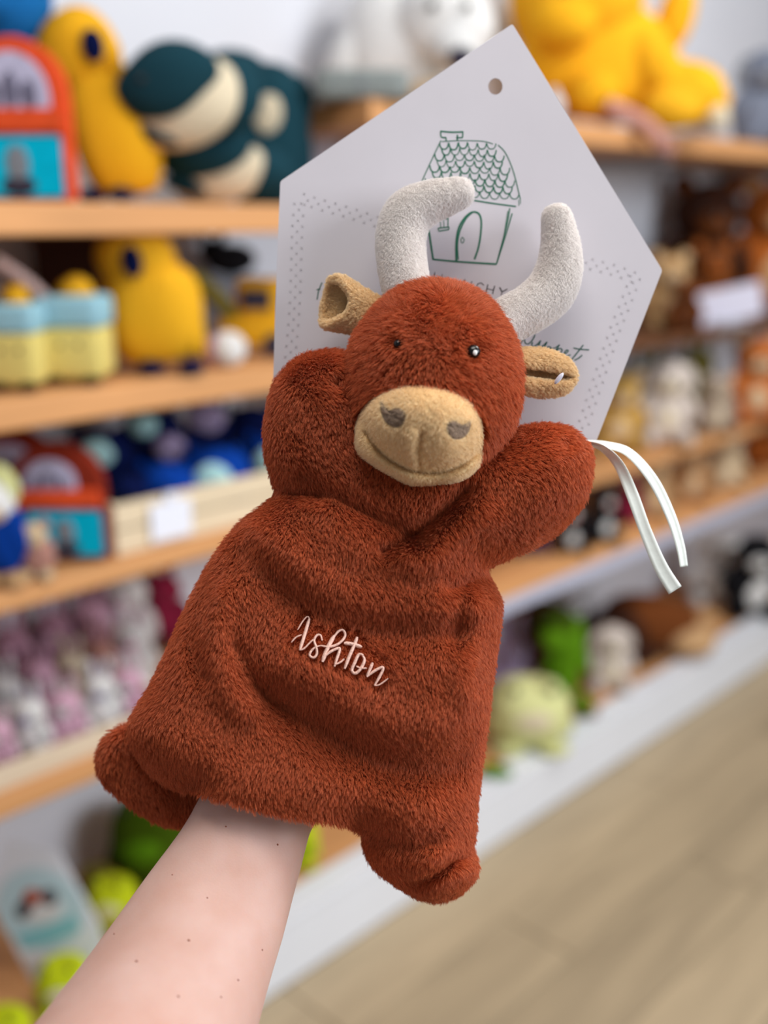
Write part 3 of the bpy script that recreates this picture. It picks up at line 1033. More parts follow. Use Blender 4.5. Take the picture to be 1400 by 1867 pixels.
def fur_mat(name, rgb, var=0.25, rough=0.6, spec=0.25, tint=None, sheen=0.0):
    m = bpy.data.materials.new(name)
    m.use_nodes = True
    nt = m.node_tree
    b = nt.nodes['Principled BSDF']
    c = lin(rgb)
    hi = nt.nodes.new('ShaderNodeHairInfo')
    rp = nt.nodes.new('ShaderNodeValToRGB')
    rp.color_ramp.elements[0].color = (*[v * (1 - var) for v in c[:3]], 1)
    t2 = lin(tint) if tint else c
    rp.color_ramp.elements[1].color = (*[min(1, v * (1 + var)) for v in t2[:3]], 1)
    nt.links.new(hi.outputs['Random'], rp.inputs['Fac'])
    nt.links.new(rp.outputs['Color'], b.inputs['Base Color'])
    b.inputs['Roughness'].default_value = rough
    b.inputs['Specular IOR Level'].default_value = spec
    if sheen:
        b.inputs['Sheen Weight'].default_value = sheen
    tl = nt.nodes.new('ShaderNodeBsdfTranslucent')
    nt.links.new(rp.outputs['Color'], tl.inputs['Color'])
    mx = nt.nodes.new('ShaderNodeMixShader')
    mx.inputs[0].default_value = 0.35
    nt.links.new(b.outputs[0], mx.inputs[1])
    nt.links.new(tl.outputs[0], mx.inputs[2])
    nt.links.new(mx.outputs[0], nt.nodes['Material Output'].inputs['Surface'])
    return m


M_RUST = mat('rust_backing', (150, 58, 22), 0.95, 0.1, 60, 0.3, 0.1)
M_RUSTF = fur_mat('rust_fur', (198, 92, 40), 0.26, 0.45, 0.4, (216, 118, 72), 0.1)
M_HORN = mat('horn_backing', (240, 236, 232), 0.95, 0.05, 60, 0.3, 0.1)
M_HORNF = fur_mat('horn_pile', (246, 242, 240), 0.03, 0.6, 0.2)
M_FAWN = mat('fawn_backing', (236, 206, 158), 0.95, 0.08, 60, 0.3, 0.1)
M_FAWNF = fur_mat('fawn_pile', (250, 229, 192), 0.05, 0.6, 0.2)

scene.cycles_curves.shape = 'RIBBONS'


def fur(parent, V, N, T, n, length, lean, groom, m, radius=0.00013, clump=0.0022, cw=0.6, seed=1, lenfn=None, jitter=0.35, tip=0.25, K=5):
    """short pile growing from a triangle mesh: V vertices, N vertex normals, T triangles"""
    r = np.random.default_rng(seed)
    A, B, C = V[T[:, 0]], V[T[:, 1]], V[T[:, 2]]
    ar = 0.5 * np.linalg.norm(np.cross(B - A, C - A), axis=1)
    idx = r.choice(len(T), n, p=ar / ar.sum())
    u, v = r.random(n), r.random(n)
    f = u + v > 1
    u[f], v[f] = 1 - u[f], 1 - v[f]
    w = 1 - u - v
    tt = T[idx]
    P = V[tt[:, 0]] * w[:, None] + V[tt[:, 1]] * u[:, None] + V[tt[:, 2]] * v[:, None]
    Nn = N[tt[:, 0]] * w[:, None] + N[tt[:, 1]] * u[:, None] + N[tt[:, 2]] * v[:, None]
    Nn /= np.linalg.norm(Nn, axis=1, keepdims=True) + 1e-9
    Ln = length * r.uniform(0.75, 1.1, n)
    if lenfn is not None:
        Ln = Ln * lenfn(P)
        keep = Ln > length * 0.06
        P, Nn, Ln = P[keep], Nn[keep], Ln[keep]
        n = len(P)
    g = groom(P, Nn)
    # slow swirls in the pile
    fr = 170.0
    sw = np.stack([np.sin(P[:, 1] * fr + 1.3 * np.sin(P[:, 0] * fr * 0.7)), np.sin(P[:, 0] * fr * 0.9 + 2 + np.cos(P[:, 1] * fr * .6)), np.sin((P[:, 0] + P[:, 1]) * fr * .8)], -1)
    g = g + 0.28 * sw + r.normal(size=(n, 3)) * jitter * 0.5
    g -= (g * Nn).sum(1, keepdims=True) * Nn
    g /= np.linalg.norm(g, axis=1, keepdims=True) + 1e-9
    le = lean + r.normal(size=n) * jitter * 0.3
    D = Nn * np.cos(le)[:, None] + g * np.sin(le)[:, None]
    st = np.linspace(0, 1, K)
    pts = np.zeros((n, K, 3))
    pts[:, 0] = P
    for k in range(1, K):
        s = st[k] ** 0.8
        d = Nn * (1 - s) + D * s
        d /= np.linalg.norm(d, axis=1, keepdims=True)
        pts[:, k] = pts[:, k - 1] + d * (Ln / (K - 1))[:, None]
    if clump:
        area = ar.sum()
        M = max(8, int(area / clump ** 2))
        seeds = r.choice(n, min(M, n), replace=False)
        kd = kdtree.KDTree(len(seeds))
        for i, sidx in enumerate(seeds):
            kd.insert(P[sidx], i)
        kd.balance()
        near = np.fromiter((seeds[kd.find(p)[1]] for p in P), int, n)
        scl = r.uniform(0.75, 1.2, n)[near]
        wgt = (cw * r.uniform(0.6, 1.3, n)[near])[:, None, None] * (st ** 1.3)[None, :, None]
        wgt = np.clip(wgt, 0, 0.95)
        rel = pts - pts[:, :1]
        rel *= scl[:, None, None]
        pts = pts[:, :1] + rel
        pts = pts * (1 - wgt) + pts[near] * wgt
    cu = bpy.data.hair_curves.new('fur')
    cu.add_curves([K] * n)
    cu.attributes['position'].data.foreach_set('vector', pts.astype(np.float32).ravel())
    rad = np.tile(radius * (1 - (1 - tip) * st ** 1.5), n).astype(np.float32)
    at = cu.attributes.get('radius') or cu.attributes.new('radius', 'FLOAT', 'POINT')
    at.data.foreach_set('value', rad)
    cu.materials.append(m)
    o = bpy.data.objects.new('fur', cu)
    COL.objects.link(o)
    o.parent = parent
    o['kind'] = 'stuff'
    return o


def mesh_arrays(me):
    n = len(me.vertices)
    V = np.zeros(n * 3); me.vertices.foreach_get('co', V)
    N = np.zeros(n * 3); me.vertex_normals.foreach_get('vector', N)
    me.calc_loop_triangles()
    T = np.zeros(len(me.loop_triangles) * 3, int); me.loop_triangles.foreach_get('vertices', T)
    return V.reshape(-1, 3), N.reshape(-1, 3), T.reshape(-1, 3)


pup = root_at_hub('hand_puppet')
tag(pup, 'rust-brown plush cow hand puppet with white horns and a stitched name', 'hand puppet')

# ---- body outline in pixels, clockwise from behind the head
OUT = [(700, 690), (640, 655), (612, 643), (580, 645), (545, 656), (515, 684), (497, 722), (488, 780), (490, 830), (502, 876), (506, 900),
       (490, 920), (448, 952), (414, 988), (374, 1052), (338, 1124), (308, 1192), (278, 1254), (252, 1296), (240, 1328),
       (246, 1358), (270, 1396), (302, 1424), (330, 1436), (362, 1446), (430, 1464), (500, 1483), (575, 1495), (636, 1505), (662, 1518),
       (674, 1560), (692, 1584), (724, 1608), (762, 1630), (800, 1637), (836, 1624), (862, 1596), (864, 1570), (856, 1545), (860, 1516), (866, 1440),
       (874, 1380), (883, 1310), (890, 1250), (898, 1190), (905, 1140), (907, 1100), (900, 1080), (886, 1052), (888, 1030), (926, 1012), (976, 990), (1022, 958),
       (1050, 926), (1066, 898), (1074, 852), (1071, 820), (1058, 802), (1036, 785), (1000, 777), (962, 780), (924, 790), (880, 790), (800, 740)]
HEM = (23, 29)                                  # outline points of the open lower edge
poly = catmull(OUT, 6, True)
hem_lo, hem_hi = HEM[0] * 6, HEM[1] * 6
closed_part = np.concatenate([poly[hem_hi:], poly[:hem_lo + 1]])   # everything but the hem


def ridge(P, pts, amp, w, fade=True):
    c = catmull(pts, 6)
    d = seg_dist(P, c, False)
    return amp * np.exp(-(d / w) ** 2)


def body_relief(P):
    h = np.zeros(len(P))
    # chest roll and the hollow under it
    h += ridge(P, [(480, 965), (545, 1030), (630, 1082), (740, 1102), (850, 1090)], 0.0055, 40)
    h -= ridge(P, [(455, 1010), (520, 1085), (610, 1135), (730, 1150), (840, 1150)], 0.0045, 38)
    # belly roll carrying the stitched name
    h += ridge(P, [(520, 1225), (620, 1280), (720, 1322), (820, 1312), (880, 1262)], 0.006, 46)
    h -= ridge(P, [(500, 1265), (580, 1318), (660, 1368), (740, 1396), (830, 1390), (880, 1356)], 0.0085, 46)
    h += ridge(P, [(600, 1190), (700, 1230), (800, 1220)], 0.006, 80)
    # side fold
    h -= ridge(P, [(372, 1080), (356, 1160), (372, 1230)], 0.006, 20)
    h += ridge(P, [(402, 1090), (396, 1170), (418, 1250), (450, 1290)], 0.005, 24)
    h -= ridge(P, [(430, 1180), (480, 1260), (520, 1290)], 0.003, 22)
    # right side
    h += ridge(P, [(880, 1090), (860, 1180), (850, 1260)], 0.005, 24)
    h -= ridge(P, [(846, 1080), (828, 1160)], 0.004, 20)
    # neck hollow and the creases towards both arms
    h -= ridge(P, [(560, 870), (640, 920), (720, 960), (770, 985)], 0.005, 20)
    h -= ridge(P, [(850, 895), (800, 940), (740, 985), (700, 1005)], 0.007, 17)
    h += ridge(P, [(880, 940), (820, 985), (760, 1020)], 0.004, 30)
    h += ridge(P, [(620, 990), (700, 1020), (780, 1010)], 0.004, 40)
    h -= ridge(P, [(500, 890), (540, 900), (580, 905)], 0.008, 16)
    h -= ridge(P, [(880, 1044), (850, 1060), (820, 1070)], 0.005, 16)
    # lower corner and leg
    h -= ridge(P, [(250, 1340), (300, 1390), (360, 1420)], 0.003, 20)
    h += ridge(P, [(330, 1380), (450, 1420), (600, 1450), (760, 1470)], 0.003, 50)
    h -= ridge(P, [(858, 1556), (820, 1572), (780, 1600), (750, 1606)], 0.010, 13)
    h += ridge(P, [(840, 1600), (800, 1615)], 0.004, 20)
    h -= ridge(P, [(664, 1520), (720, 1535), (780, 1530)], 0.004, 22)
    h += ridge(P, [(700, 1570), (760, 1580), (820, 1545)], 0.003, 22)
    # stitch dimples on the paws
    h -= ridge(P, [(612, 700), (616, 706)], 0.007, 12)
    h -= ridge(P, [(1025, 806), (1030, 812)], 0.007, 12)
    return h


step = 5.0
gx = np.arange(poly[:, 0].min() - step, poly[:, 0].max() + 2 * step, step)
gy = np.arange(poly[:, 1].min() - step, poly[:, 1].max() + 2 * step, step)
GX, GY = np.meshgrid(gx, gy)
GP = np.stack([GX.ravel(), GY.ravel()], -1)
ins = inside(GP, poly)
W = len(gx)
cells = []
for j in range(len(gy) - 1):
    for i in range(W - 1):
        q = (j * W + i, j * W + i + 1, (j + 1) * W + i + 1, (j + 1) * W + i)
        if ins[list(q)].all():
            cells.append(q)
cells = np.array(cells)
used = np.unique(cells)
remap = -np.ones(len(GP), int)
remap[used] = np.arange(len(used))
cells = remap[cells]
BP = GP[used].copy()
cnt = np.bincount(cells.ravel(), minlength=len(BP))
bd = cnt < 4
dq, qp = seg_dist(BP[bd], poly, True, True)
BP[bd] = qp
dist = seg_dist(BP, closed_part, False)
q = np.clip(dist / 105.0, 0, 1)
infl = np.sqrt(np.clip(1 - (1 - q) ** 2, 0, 1))
zf = 0.034 * infl + 1.05 * body_relief(BP) * np.clip(dist / 40, 0, 1)
zf = np.maximum(zf, 0.012 * infl)
zb = -(0.014 + 0.008 * np.clip((BP[:, 1] - 880) / 200, 0, 1)) * infl
nB = len(BP)
VF, VB = L(BP[:, 0], BP[:, 1], zf), L(BP[:, 0], BP[:, 1], zb)
verts = np.concatenate([VF, VB])
fr_faces = cells[:, ::-1]                       # front, seen from +z
bk_faces = cells + nB
allf = np.concatenate([fr_faces, bk_faces])
cc = BP[cells].mean(1)
cc2 = np.concatenate([cc, cc])


def part_of(c):
    x, y = c
    if y < 905 and x < 640:
        return 1
    if y < 1045 and x > 872 + (y - 800) * 0.08:
        return 2
    if y > 1512 + (x - 660) * 0.12 and x > 650:
        return 3
    return 0


pid = np.array([part_of(c) for c in cc2])
full = mesh('puppet_whole', verts, allf)
bm = bmesh.new(); bm.from_mesh(full)
bmesh.ops.recalc_face_normals(bm, faces=list(bm.faces))
bm.to_mesh(full); bm.free()
Vn, Nn_, _ = mesh_arrays(full)
# make sure that the front faces the camera
if Nn_[np.argmax(zf), 2] < 0:
    allf = allf[:, ::-1]
    Nn_ = -Nn_
bpy.data.meshes.remove(full)

# ---- the embroidered name (strokes traced in pixels, from a 5.833x enlargement at 500, 1100)
NAME_STROKES = [
    ([(248, 282), (300, 195), (348, 142), (374, 160)], 2.6), ([(374, 160), (345, 260), (305, 390), (272, 500)], 5.6),
    ([(182, 415), (230, 362), (292, 335)], 2.6),
    ([(272, 500), (320, 478), (372, 425), (420, 380)], 2.8),
    ([(508, 395), (492, 342), (452, 342), (424, 398), (446, 468), (452, 538), (420, 578), (378, 558), (388, 515), (432, 470), (492, 450)], 4.0),
    ([(492, 450), (590, 462), (690, 425), (752, 348), (732, 288), (680, 300), (610, 390)], 4.2), ([(640, 340), (590, 430), (550, 515), (512, 622)], 6.8),
    ([(540, 560), (600, 512), (680, 478), (694, 500), (668, 580), (640, 672)], 4.8), ([(645, 650), (700, 628), (745, 590)], 3.2),
    ([(882, 355), (856, 430), (800, 560), (748, 695)], 5.6), ([(742, 424), (830, 434), (932, 468)], 6.4),
    ([(948, 552), (900, 545), (860, 622), (826, 712), (862, 744), (922, 690), (958, 605), (936, 552)], 5.2), ([(872, 668), (920, 690), (985, 690)], 3.0),
    ([(1046, 630), (1012, 716), (986, 782)], 5.0), ([(990, 776), (1060, 722), (1140, 682), (1156, 700), (1122, 775), (1066, 874)], 4.8), ([(1066, 874), (1120, 864), (1212, 798)], 2.6),
]


def nm(p):
    return np.array([[500 + x / 5.833, 1100 + y / 5.833] for x, y in p])


name_lines = [catmull(nm(p), 6) for p, _ in NAME_STROKES]


def name_clear(P):
    px = to_px(P)
    d = np.full(len(P), 1e9)
    near = (px[:, 0] > 510) & (px[:, 0] < 730) & (px[:, 1] > 1100) & (px[:, 1] < 1270)
    if near.any():
        dd = np.full(near.sum(), 1e9)
        for ln in name_lines:
            dd = np.minimum(dd, seg_dist(px[near], ln, False))
        d[near] = dd
    f = np.clip((d - 1) / 9.0, 0.22, 1.0)
    # hairs rooted just above the stitching would hang over it
    sh = px - np.array([0, -14.0])
    if near.any():
        dd = np.full(near.sum(), 1e9)
        for ln in name_lines:
            dd = np.minimum(dd, seg_dist(sh[near], ln, False))
        ff = f[near]
        f[near] = np.minimum(ff, np.clip(dd / 12.0, 0.3, 1.0))
    return f


def body_groom(P, N):
    px = to_px(P)
    g = np.zeros((len(P), 3))
    g[:, 1] = -1.0
    g[:, 0] = 0.12
    # on the raised arms the pile runs towards the body
    a1 = (px[:, 1] < 900) & (px[:, 0] < 640)
    g[a1] = (0.45, -0.9, 0)
    a2 = (px[:, 1] < 1040) & (px[:, 0] > 872)
    g[a2] = (0.35, -0.85, 0)
    return g


PARTN = ['body', 'arm', 'arm', 'leg']
PLAB = [None, 'raised puppet arm under the ear, on the side of the yellow birds', 'raised puppet arm tied with the ribbon', 'stubby puppet leg hanging free']
parts_obj = []
for k in range(4):
    fsel = allf[pid == k]
    us = np.unique(fsel)
    rm = -np.ones(2 * nB, int)
    rm[us] = np.arange(len(us))
    me = mesh(PARTN[k], verts[us], rm[fsel])
    bm = bmesh.new(); bm.from_mesh(me)
    bmesh.ops.remove_doubles(bm, verts=list(bm.verts), dist=2e-5)
    bm.to_mesh(me); bm.free()
    me.polygons.foreach_set('use_smooth', [True] * len(me.polygons))
    o = link(PARTN[k], me, M_RUST, pup)
    if PLAB[k]: o['label'] = PLAB[k]
    parts_obj.append(o)
    ff = fsel[(fsel < nB).all(1)]
    fb = fsel[(fsel >= nB).all(1)]
    for faces_, share in ((ff, 1.0), (fb, 0.22)):
        T = np.concatenate([faces_[:, [0, 1, 2]], faces_[:, [0, 2, 3]]])
        A = 0.5 * np.linalg.norm(np.cross(verts[T[:, 1]] - verts[T[:, 0]], verts[T[:, 2]] - verts[T[:, 0]]), axis=1).sum()
        n = int(A * 7.5e6 * share)
        fur(o, verts, Nn_, T, n, 0.0046, math.radians(65), body_groom, M_RUSTF, radius=0.00010 if share == 1 else 0.0003,
            clump=0.0010, cw=0.45, seed=11 + k, lenfn=name_clear if (k == 0 and share == 1) else None)

# stitched name as raised satin thread following the belly
kd2 = kdtree.KDTree(nB)
for i in range(nB):
    kd2.insert((BP[i, 0], BP[i, 1], 0), i)
kd2.balance()


def zsurf(P):
    out = []
    for p in P:
        r = kd2.find_n((p[0], p[1], 0), 4)
        ws = [1 / (d + 0.3) for _, _, d in r]
        out.append(sum(zf[i] * w for (_, i, _), w in zip(r, ws)) / sum(ws))
    return np.array(out)


M_THREAD = mat('satin_thread', (250, 205, 188), 0.5, 0.06, 900, 0.4, 0.4)
nm_root = empty('embroidered_name')
nm_root.parent = pup
nm_root['label'] = 'pale pink script lettering reading Ashton'
bpy.data.objects.remove(nm_root)
nv, nf = [], []


def satin(line, width, zfun, lift, height, nv, nf, K=6):
    """a raised stroke with a domed cross-section"""
    n = len(line)
    zz = zfun(line)
    base = len(nv)
    for i, p in enumerate(line):
        a = line[min(i + 1, n - 1)] - line[max(i - 1, 0)]
        a = a / (np.hypot(*a) + 1e-9)
        nx, ny = -a[1], a[0]
        e = min(i, n - 1 - i) / max(1, n - 1)
        ww = width / 2 * (0.55 + 0.45 * min(1, e * 6))
        for k in range(K + 1):
            t = -1 + 2 * k / K
            nv.append(L(p[0] + nx * t * ww, p[1] + ny * t * ww, zz[i] + lift + height * math.sqrt(max(0, 1 - t * t)) - (0.0012 if abs(t) == 1 else 0)))
    for i in range(n - 1):
        for k in range(K):
            q0 = base + i * (K + 1) + k
            nf.append((q0, q0 + 1, q0 + K + 2, q0 + K + 1))


for ln, (_, w) in zip(name_lines, NAME_STROKES):
    satin(ln, w * 1.12, zsurf, 0.0022, 0.0011, nv, nf)
me = mesh('embroidered_name', nv, nf)
bm = bmesh.new(); bm.from_mesh(me); bmesh.ops.recalc_face_normals(bm, faces=list(bm.faces)); bm.to_mesh(me); bm.free()
eo = link('embroidered_name', me, M_THREAD, parts_obj[0])
eo['label'] = 'pale pink script lettering reading Ashton'


# ---- pillow shapes (back leg, muzzle) from outlines
def pillow(name, pts, zmid, hf, hb, w, stp, m, parent, relief=None, tilt=(0, 0), zbase=None):
    pl_ = catmull(pts, 6, True)
    x = np.arange(pl_[:, 0].min() - stp, pl_[:, 0].max() + 2 * stp, stp)
    y = np.arange(pl_[:, 1].min() - stp, pl_[:, 1].max() + 2 * stp, stp)
    X, Y = np.meshgrid(x, y)
    P = np.stack([X.ravel(), Y.ravel()], -1)
    i_ = inside(P, pl_)
    w_ = len(x)
    cs = []
    for j in range(len(y) - 1):
        for i in range(w_ - 1):
            q_ = (j * w_ + i, j * w_ + i + 1, (j + 1) * w_ + i + 1, (j + 1) * w_ + i)
            if i_[list(q_)].all():
                cs.append(q_)
    cs = np.array(cs)
    us = np.unique(cs)
    rm = -np.ones(len(P), int); rm[us] = np.arange(len(us))
    cs = rm[cs]
    P = P[us]
    ct = np.bincount(cs.ravel(), minlength=len(P))
    b_ = ct < 4
    _, P[b_] = seg_dist(P[b_], pl_, True, True)
    d = seg_dist(P, pl_, True)
    q_ = np.clip(d / w, 0, 1)
    inf = np.sqrt(np.clip(1 - (1 - q_) ** 2, 0, 1))
    z0 = zmid + tilt[0] * (P[:, 0] - P[:, 0].mean()) * S + tilt[1] * (P[:, 1] - P[:, 1].mean()) * S
    if zbase is not None:
        z0 = zbase(P)
    f_ = hf * inf + (relief(P) * np.clip(d / 8, 0, 1) if relief else 0)
    A_, B_ = L(P[:, 0], P[:, 1], z0 + f_), L(P[:, 0], P[:, 1], z0 - hb * inf)
    me = mesh(name, np.concatenate([A_, B_]), np.concatenate([cs[:, ::-1], cs + len(P)]))
    bm = bmesh.new(); bm.from_mesh(me)
    bmesh.ops.remove_doubles(bm, verts=list(bm.verts), dist=2e-5)
    bmesh.ops.recalc_face_normals(bm, faces=list(bm.faces))
    for _ in range(2):
        bmesh.ops.smooth_vert(bm, verts=list(bm.verts), factor=0.3, use_axis_x=True, use_axis_y=True, use_axis_z=True)
    bm.to_mesh(me); bm.free()
    me.polygons.foreach_set('use_smooth', [True] * len(me.polygons))
    o = link(name, me, m, parent)

    def zf_at(Q):
        k = kdtree.KDTree(len(P))
        for i in range(len(P)):
            k.insert((P[i, 0], P[i, 1], 0), i)
        k.balance()
        zz = z0 + f_
        r_ = []
        for p in Q:
            rr = k.find_n((p[0], p[1], 0), 4)
            ww = [1 / (dd + 0.3) for _, _, dd in rr]
            r_.append(sum(zz[i] * a for (_, i, _), a in zip(rr, ww)) / sum(ww))
        return np.array(r_)
    return o, me, zf_at


LEG = [(262, 1318), (236, 1322), (208, 1336), (188, 1360), (181, 1390), (188, 1416), (208, 1440), (236, 1462), (268, 1484), (300, 1499), (335, 1502),
       (380, 1495), (430, 1470), (440, 1420), (400, 1360), (330, 1320)]


def leg_relief(P):
    return ridge(P, [(262, 1400), (290, 1450), (300, 1490)], 0.004, 16) - ridge(P, [(225, 1390), (232, 1420)], 0.003, 14)


lo, lme, _ = pillow('leg', LEG, -0.018, 0.010, 0.008, 60, 5.0, M_RUST, pup, leg_relief)
lo['label'] = 'puppet leg tucked behind the forearm'
V_, N_, T_ = mesh_arrays(lme)
fur(lo, V_, N_, T_, int(0.000001 + 60000), 0.0055, math.radians(66), lambda P, N: np.tile((0.2, -1.0, 0.0), (len(P), 1)), M_RUSTF, radius=0.00012, clump=0.0012, cw=0.35, seed=31)


# ---- head
def head_mesh():
    bm = bmesh.new()
    bmesh.ops.create_icosphere(bm, subdivisions=5, radius=1.0)
    th = math.radians(7)
    for v in bm.verts:
        c = v.co
        e = 2.0 / 2.45
        x = math.copysign(abs(c.x) ** e, c.x)
        y = math.copysign(abs(c.y) ** e, c.y)
        z = c.z
        # brow narrower than the cheeks, chin tucked
        wx = 152 * (1 - 0.20 * max(0, y) ** 2 - 0.10 * max(0, -y) ** 1.5)
        px = x * wx
        py = -y * 184
        rx = px * math.cos(th) - py * math.sin(th)
        ry = px * math.sin(th) + py * math.cos(th)
        zz = 0.012 + z * 0.040 + (0.005 * (1 - y * y) * max(0, z))
        v.co = Vector(L(788 + rx, 705 + ry, zz))
    bmesh.ops.recalc_face_normals(bm, faces=list(bm.faces))
    me = bpy.data.meshes.new('head')
    bm.to_mesh(me); bm.free()
    me.polygons.foreach_set('use_smooth', [True] * len(me.polygons))
    return me


hme = head_mesh()
head = link('head', hme, M_RUST, pup)
V_, N_, T_ = mesh_arrays(hme)
EYES = [(726, 626), (864, 641)]
MUZ_C = (763, 796)


def head_groom(P, N):
    px = to_px(P)
    c = np.array([795, 600.0])
    d = (px - c) / 150.0
    g = np.zeros((len(P), 3))
    g[:, 0] = d[:, 0] * 0.9
    g[:, 1] = -d[:, 1] * 0.9 - 0.25
    # around the muzzle the pile runs outwards and down over its rim
    return g


def head_len(P):
    px = to_px(P)
    f = np.ones(len(P))
    d = np.hypot(*(px - np.array(EYES[1])).T)
    f = np.minimum(f, np.clip(d / 26.0, 0.12, 1))
    d = np.hypot(*(px - np.array(EYES[0])).T)
    f = np.minimum(f, np.clip(d / 18.0, 0.35, 1))
    dx, dy = (px[:, 0] - MUZ_C[0]) / 118, (px[:, 1] - MUZ_C[1]) / 90
    m_ = (np.hypot(dx, dy) < 0.96 + 0.07 * (dy < 0)) & (P[:, 2] > 0.02)
    f[m_] = 0
    return f


A = 0.5 * np.linalg.norm(np.cross(V_[T_[:, 1]] - V_[T_[:, 0]], V_[T_[:, 2]] - V_[T_[:, 0]]), axis=1).sum()
fur(head, V_, N_, T_, int(A * 5.0e6), 0.0062, math.radians(56), head_groom, M_RUSTF, radius=0.00010, clump=0.0012, cw=0.5, seed=41, lenfn=head_len)


HEADV = V_.copy()


def head_z(px, py):
    """front of the head at a pixel"""
    return HZ_Z[np.argmin(np.hypot(HZ_P[:, 0] - px, HZ_P[:, 1] - py))]


_fr = HEADV[:, 2] > 0.012
HZ_P, HZ_Z = to_px(HEADV[_fr]), HEADV[_fr, 2]


def blob(name, m, px, py, z, rx, ry, rz, parent, roll=0.0, sub=3):
    bm = bmesh.new()
    bmesh.ops.create_icosphere(bm, subdivisions=sub, radius=1.0)
    ca, sa = math.cos(roll), math.sin(roll)
    for v in bm.verts:
        x, y = v.co.x * rx, v.co.y * ry
        v.co = Vector(L(px + x * ca - y * sa, py - (x * sa + y * ca), z + v.co.z * rz))
    me = bpy.data.meshes.new(name)
    bm.to_mesh(me); bm.free()
    me.polygons.foreach_set('use_smooth', [True] * len(me.polygons))
    return link(name, me, m, parent)


M_BEAD = mat('glossy_bead', (8, 7, 8), 0.25, spec=0.4)
M_GLINT = mat('painted_glint', (245, 245, 245), 0.2)
e = blob('eye', M_BEAD, 726, 627, head_z(726, 627) + 0.0010, 9, 9, 0.0030, pup)
e = blob('eye', M_BEAD, 863, 641, head_z(863, 641) + 0.0032, 13, 13, 0.0036, pup)
blob('eye_glint', M_GLINT, 866, 643, head_z(863, 641) + 0.0066, 4.2, 5, 0.0006, e)  # the bead's highlight, painted on as a small white dot

# ---- muzzle
MUZ = [(648, 790), (658, 752), (684, 724), (724, 706), (762, 702), (806, 708), (848, 724), (872, 752), (880, 790), (880, 826), (868, 856), (838, 876), (796, 882),
       (752, 884), (716, 868), (678, 846), (652, 824)]
MOUTH = [(668, 788), (680, 808), (700, 830), (735, 852), (775, 862), (815, 858), (850, 842), (874, 822)]


def muz_relief(P):
    h = -ridge(P, MOUTH, 0.0045, 4.5)
    h += ridge(P, [(676, 830), (720, 860), (775, 876), (830, 870), (866, 850)], 0.0024, 9)
    h += ridge(P, [(752, 792), (750, 820), (756, 845)], 0.0028, 12)
    h -= ridge(P, [(770, 790), (764, 815), (766, 850)], 0.0030, 6)
    h += ridge(P, [(800, 800), (815, 815)], 0.002, 30)
    h -= ridge(P, [(716, 762), (722, 764)], 0.0012, 14)
    h -= ridge(P, [(834, 784), (838, 786)], 0.0012, 14)
    return h




def on_head(P):
    hz_ = np.array([head_z(x, y) for x, y in P])
    k_ = np.clip((P[:, 1] - 700) / 190, 0, 1)
    # sewn onto the face above, hanging free of it at the chin
    return np.maximum(hz_, 0.036 + 0.004 * k_) - 0.002


muz, mme, muz_z = pillow('muzzle', MUZ, 0.047, 0.017, 0.014, 70, 3.0, M_FAWN, pup, muz_relief, zbase=on_head)
NOS = [[(693, 731), (699, 742), (711, 748), (722, 744), (735, 748), (740, 760), (735, 773), (724, 779), (710, 776), (700, 765), (694, 750)],
       [(818, 770), (828, 767), (840, 773), (849, 775), (858, 767), (857, 782), (848, 796), (836, 801), (824, 799), (816, 790), (814, 778)]]
nos_poly = [catmull(p, 5, True) for p in NOS]
V_, N_, T_ = mesh_arrays(mme)


def muz_len(P):
    px = to_px(P)
    f = np.ones(len(P))
    for p in nos_poly:
        f[inside(px, p)] = 0
    f[P[:, 2] < 0.030] = 0
    return f


A = 0.5 * np.linalg.norm(np.cross(V_[T_[:, 1]] - V_[T_[:, 0]], V_[T_[:, 2]] - V_[T_[:, 0]]), axis=1).sum()


def muz_groom(P, N):
    px = to_px(P)
    g = np.zeros((len(P), 3))
    g[:, 0] = (px[:, 0] - 763) / 130
    g[:, 1] = -0.7
    return g


fur(muz, V_, N_, T_, int(A * 4.5e6), 0.0018, math.radians(60), muz_groom, M_FAWNF, radius=0.00010, clump=0.0009, cw=0.3, seed=51, lenfn=muz_len)
M_NOS = mat('brown_stitching', (140, 116, 96), 0.5, 0.2, 700, 0.6, 0.4)
for p in nos_poly:
    pp = np.array(p)
    c = pp.mean(0)
    rings = [1.0, 0.75, 0.5, 0.25]
    vv, fc = [], []
    n = len(pp)
    for ri, rr in enumerate(rings):
        Q = c + (pp - c) * rr
        z_ = muz_z(Q) + (0.0013 if ri else 0.0002)
        vv += [v for v in L(Q[:, 0], Q[:, 1], z_)]
    vv.append(L(c[0], c[1], muz_z([c])[0] + 0.0014))
    for ri in range(3):
        for i in range(n):
            fc.append((ri * n + i, ri * n + (i + 1) % n, (ri + 1) * n + (i + 1) % n, (ri + 1) * n + i))
    for i in range(n):
        fc.append((3 * n + i, 3 * n + (i + 1) % n, 4 * n))
    me = mesh('nostril', vv, fc)
    bm = bmesh.new(); bm.from_mesh(me); bmesh.ops.recalc_face_normals(bm, faces=list(bm.faces)); bm.to_mesh(me); bm.free()
    link('nostril', me, M_NOS, muz)
# mouth seam
nv, nf = [], []
satin(catmull(MOUTH, 6), 2.2, muz_z, -0.0008, 0.0006, nv, nf)
link('mouth_seam', mesh('mouth_seam', nv, nf), mat('seam_thread', (150, 112, 74), 0.8), muz)


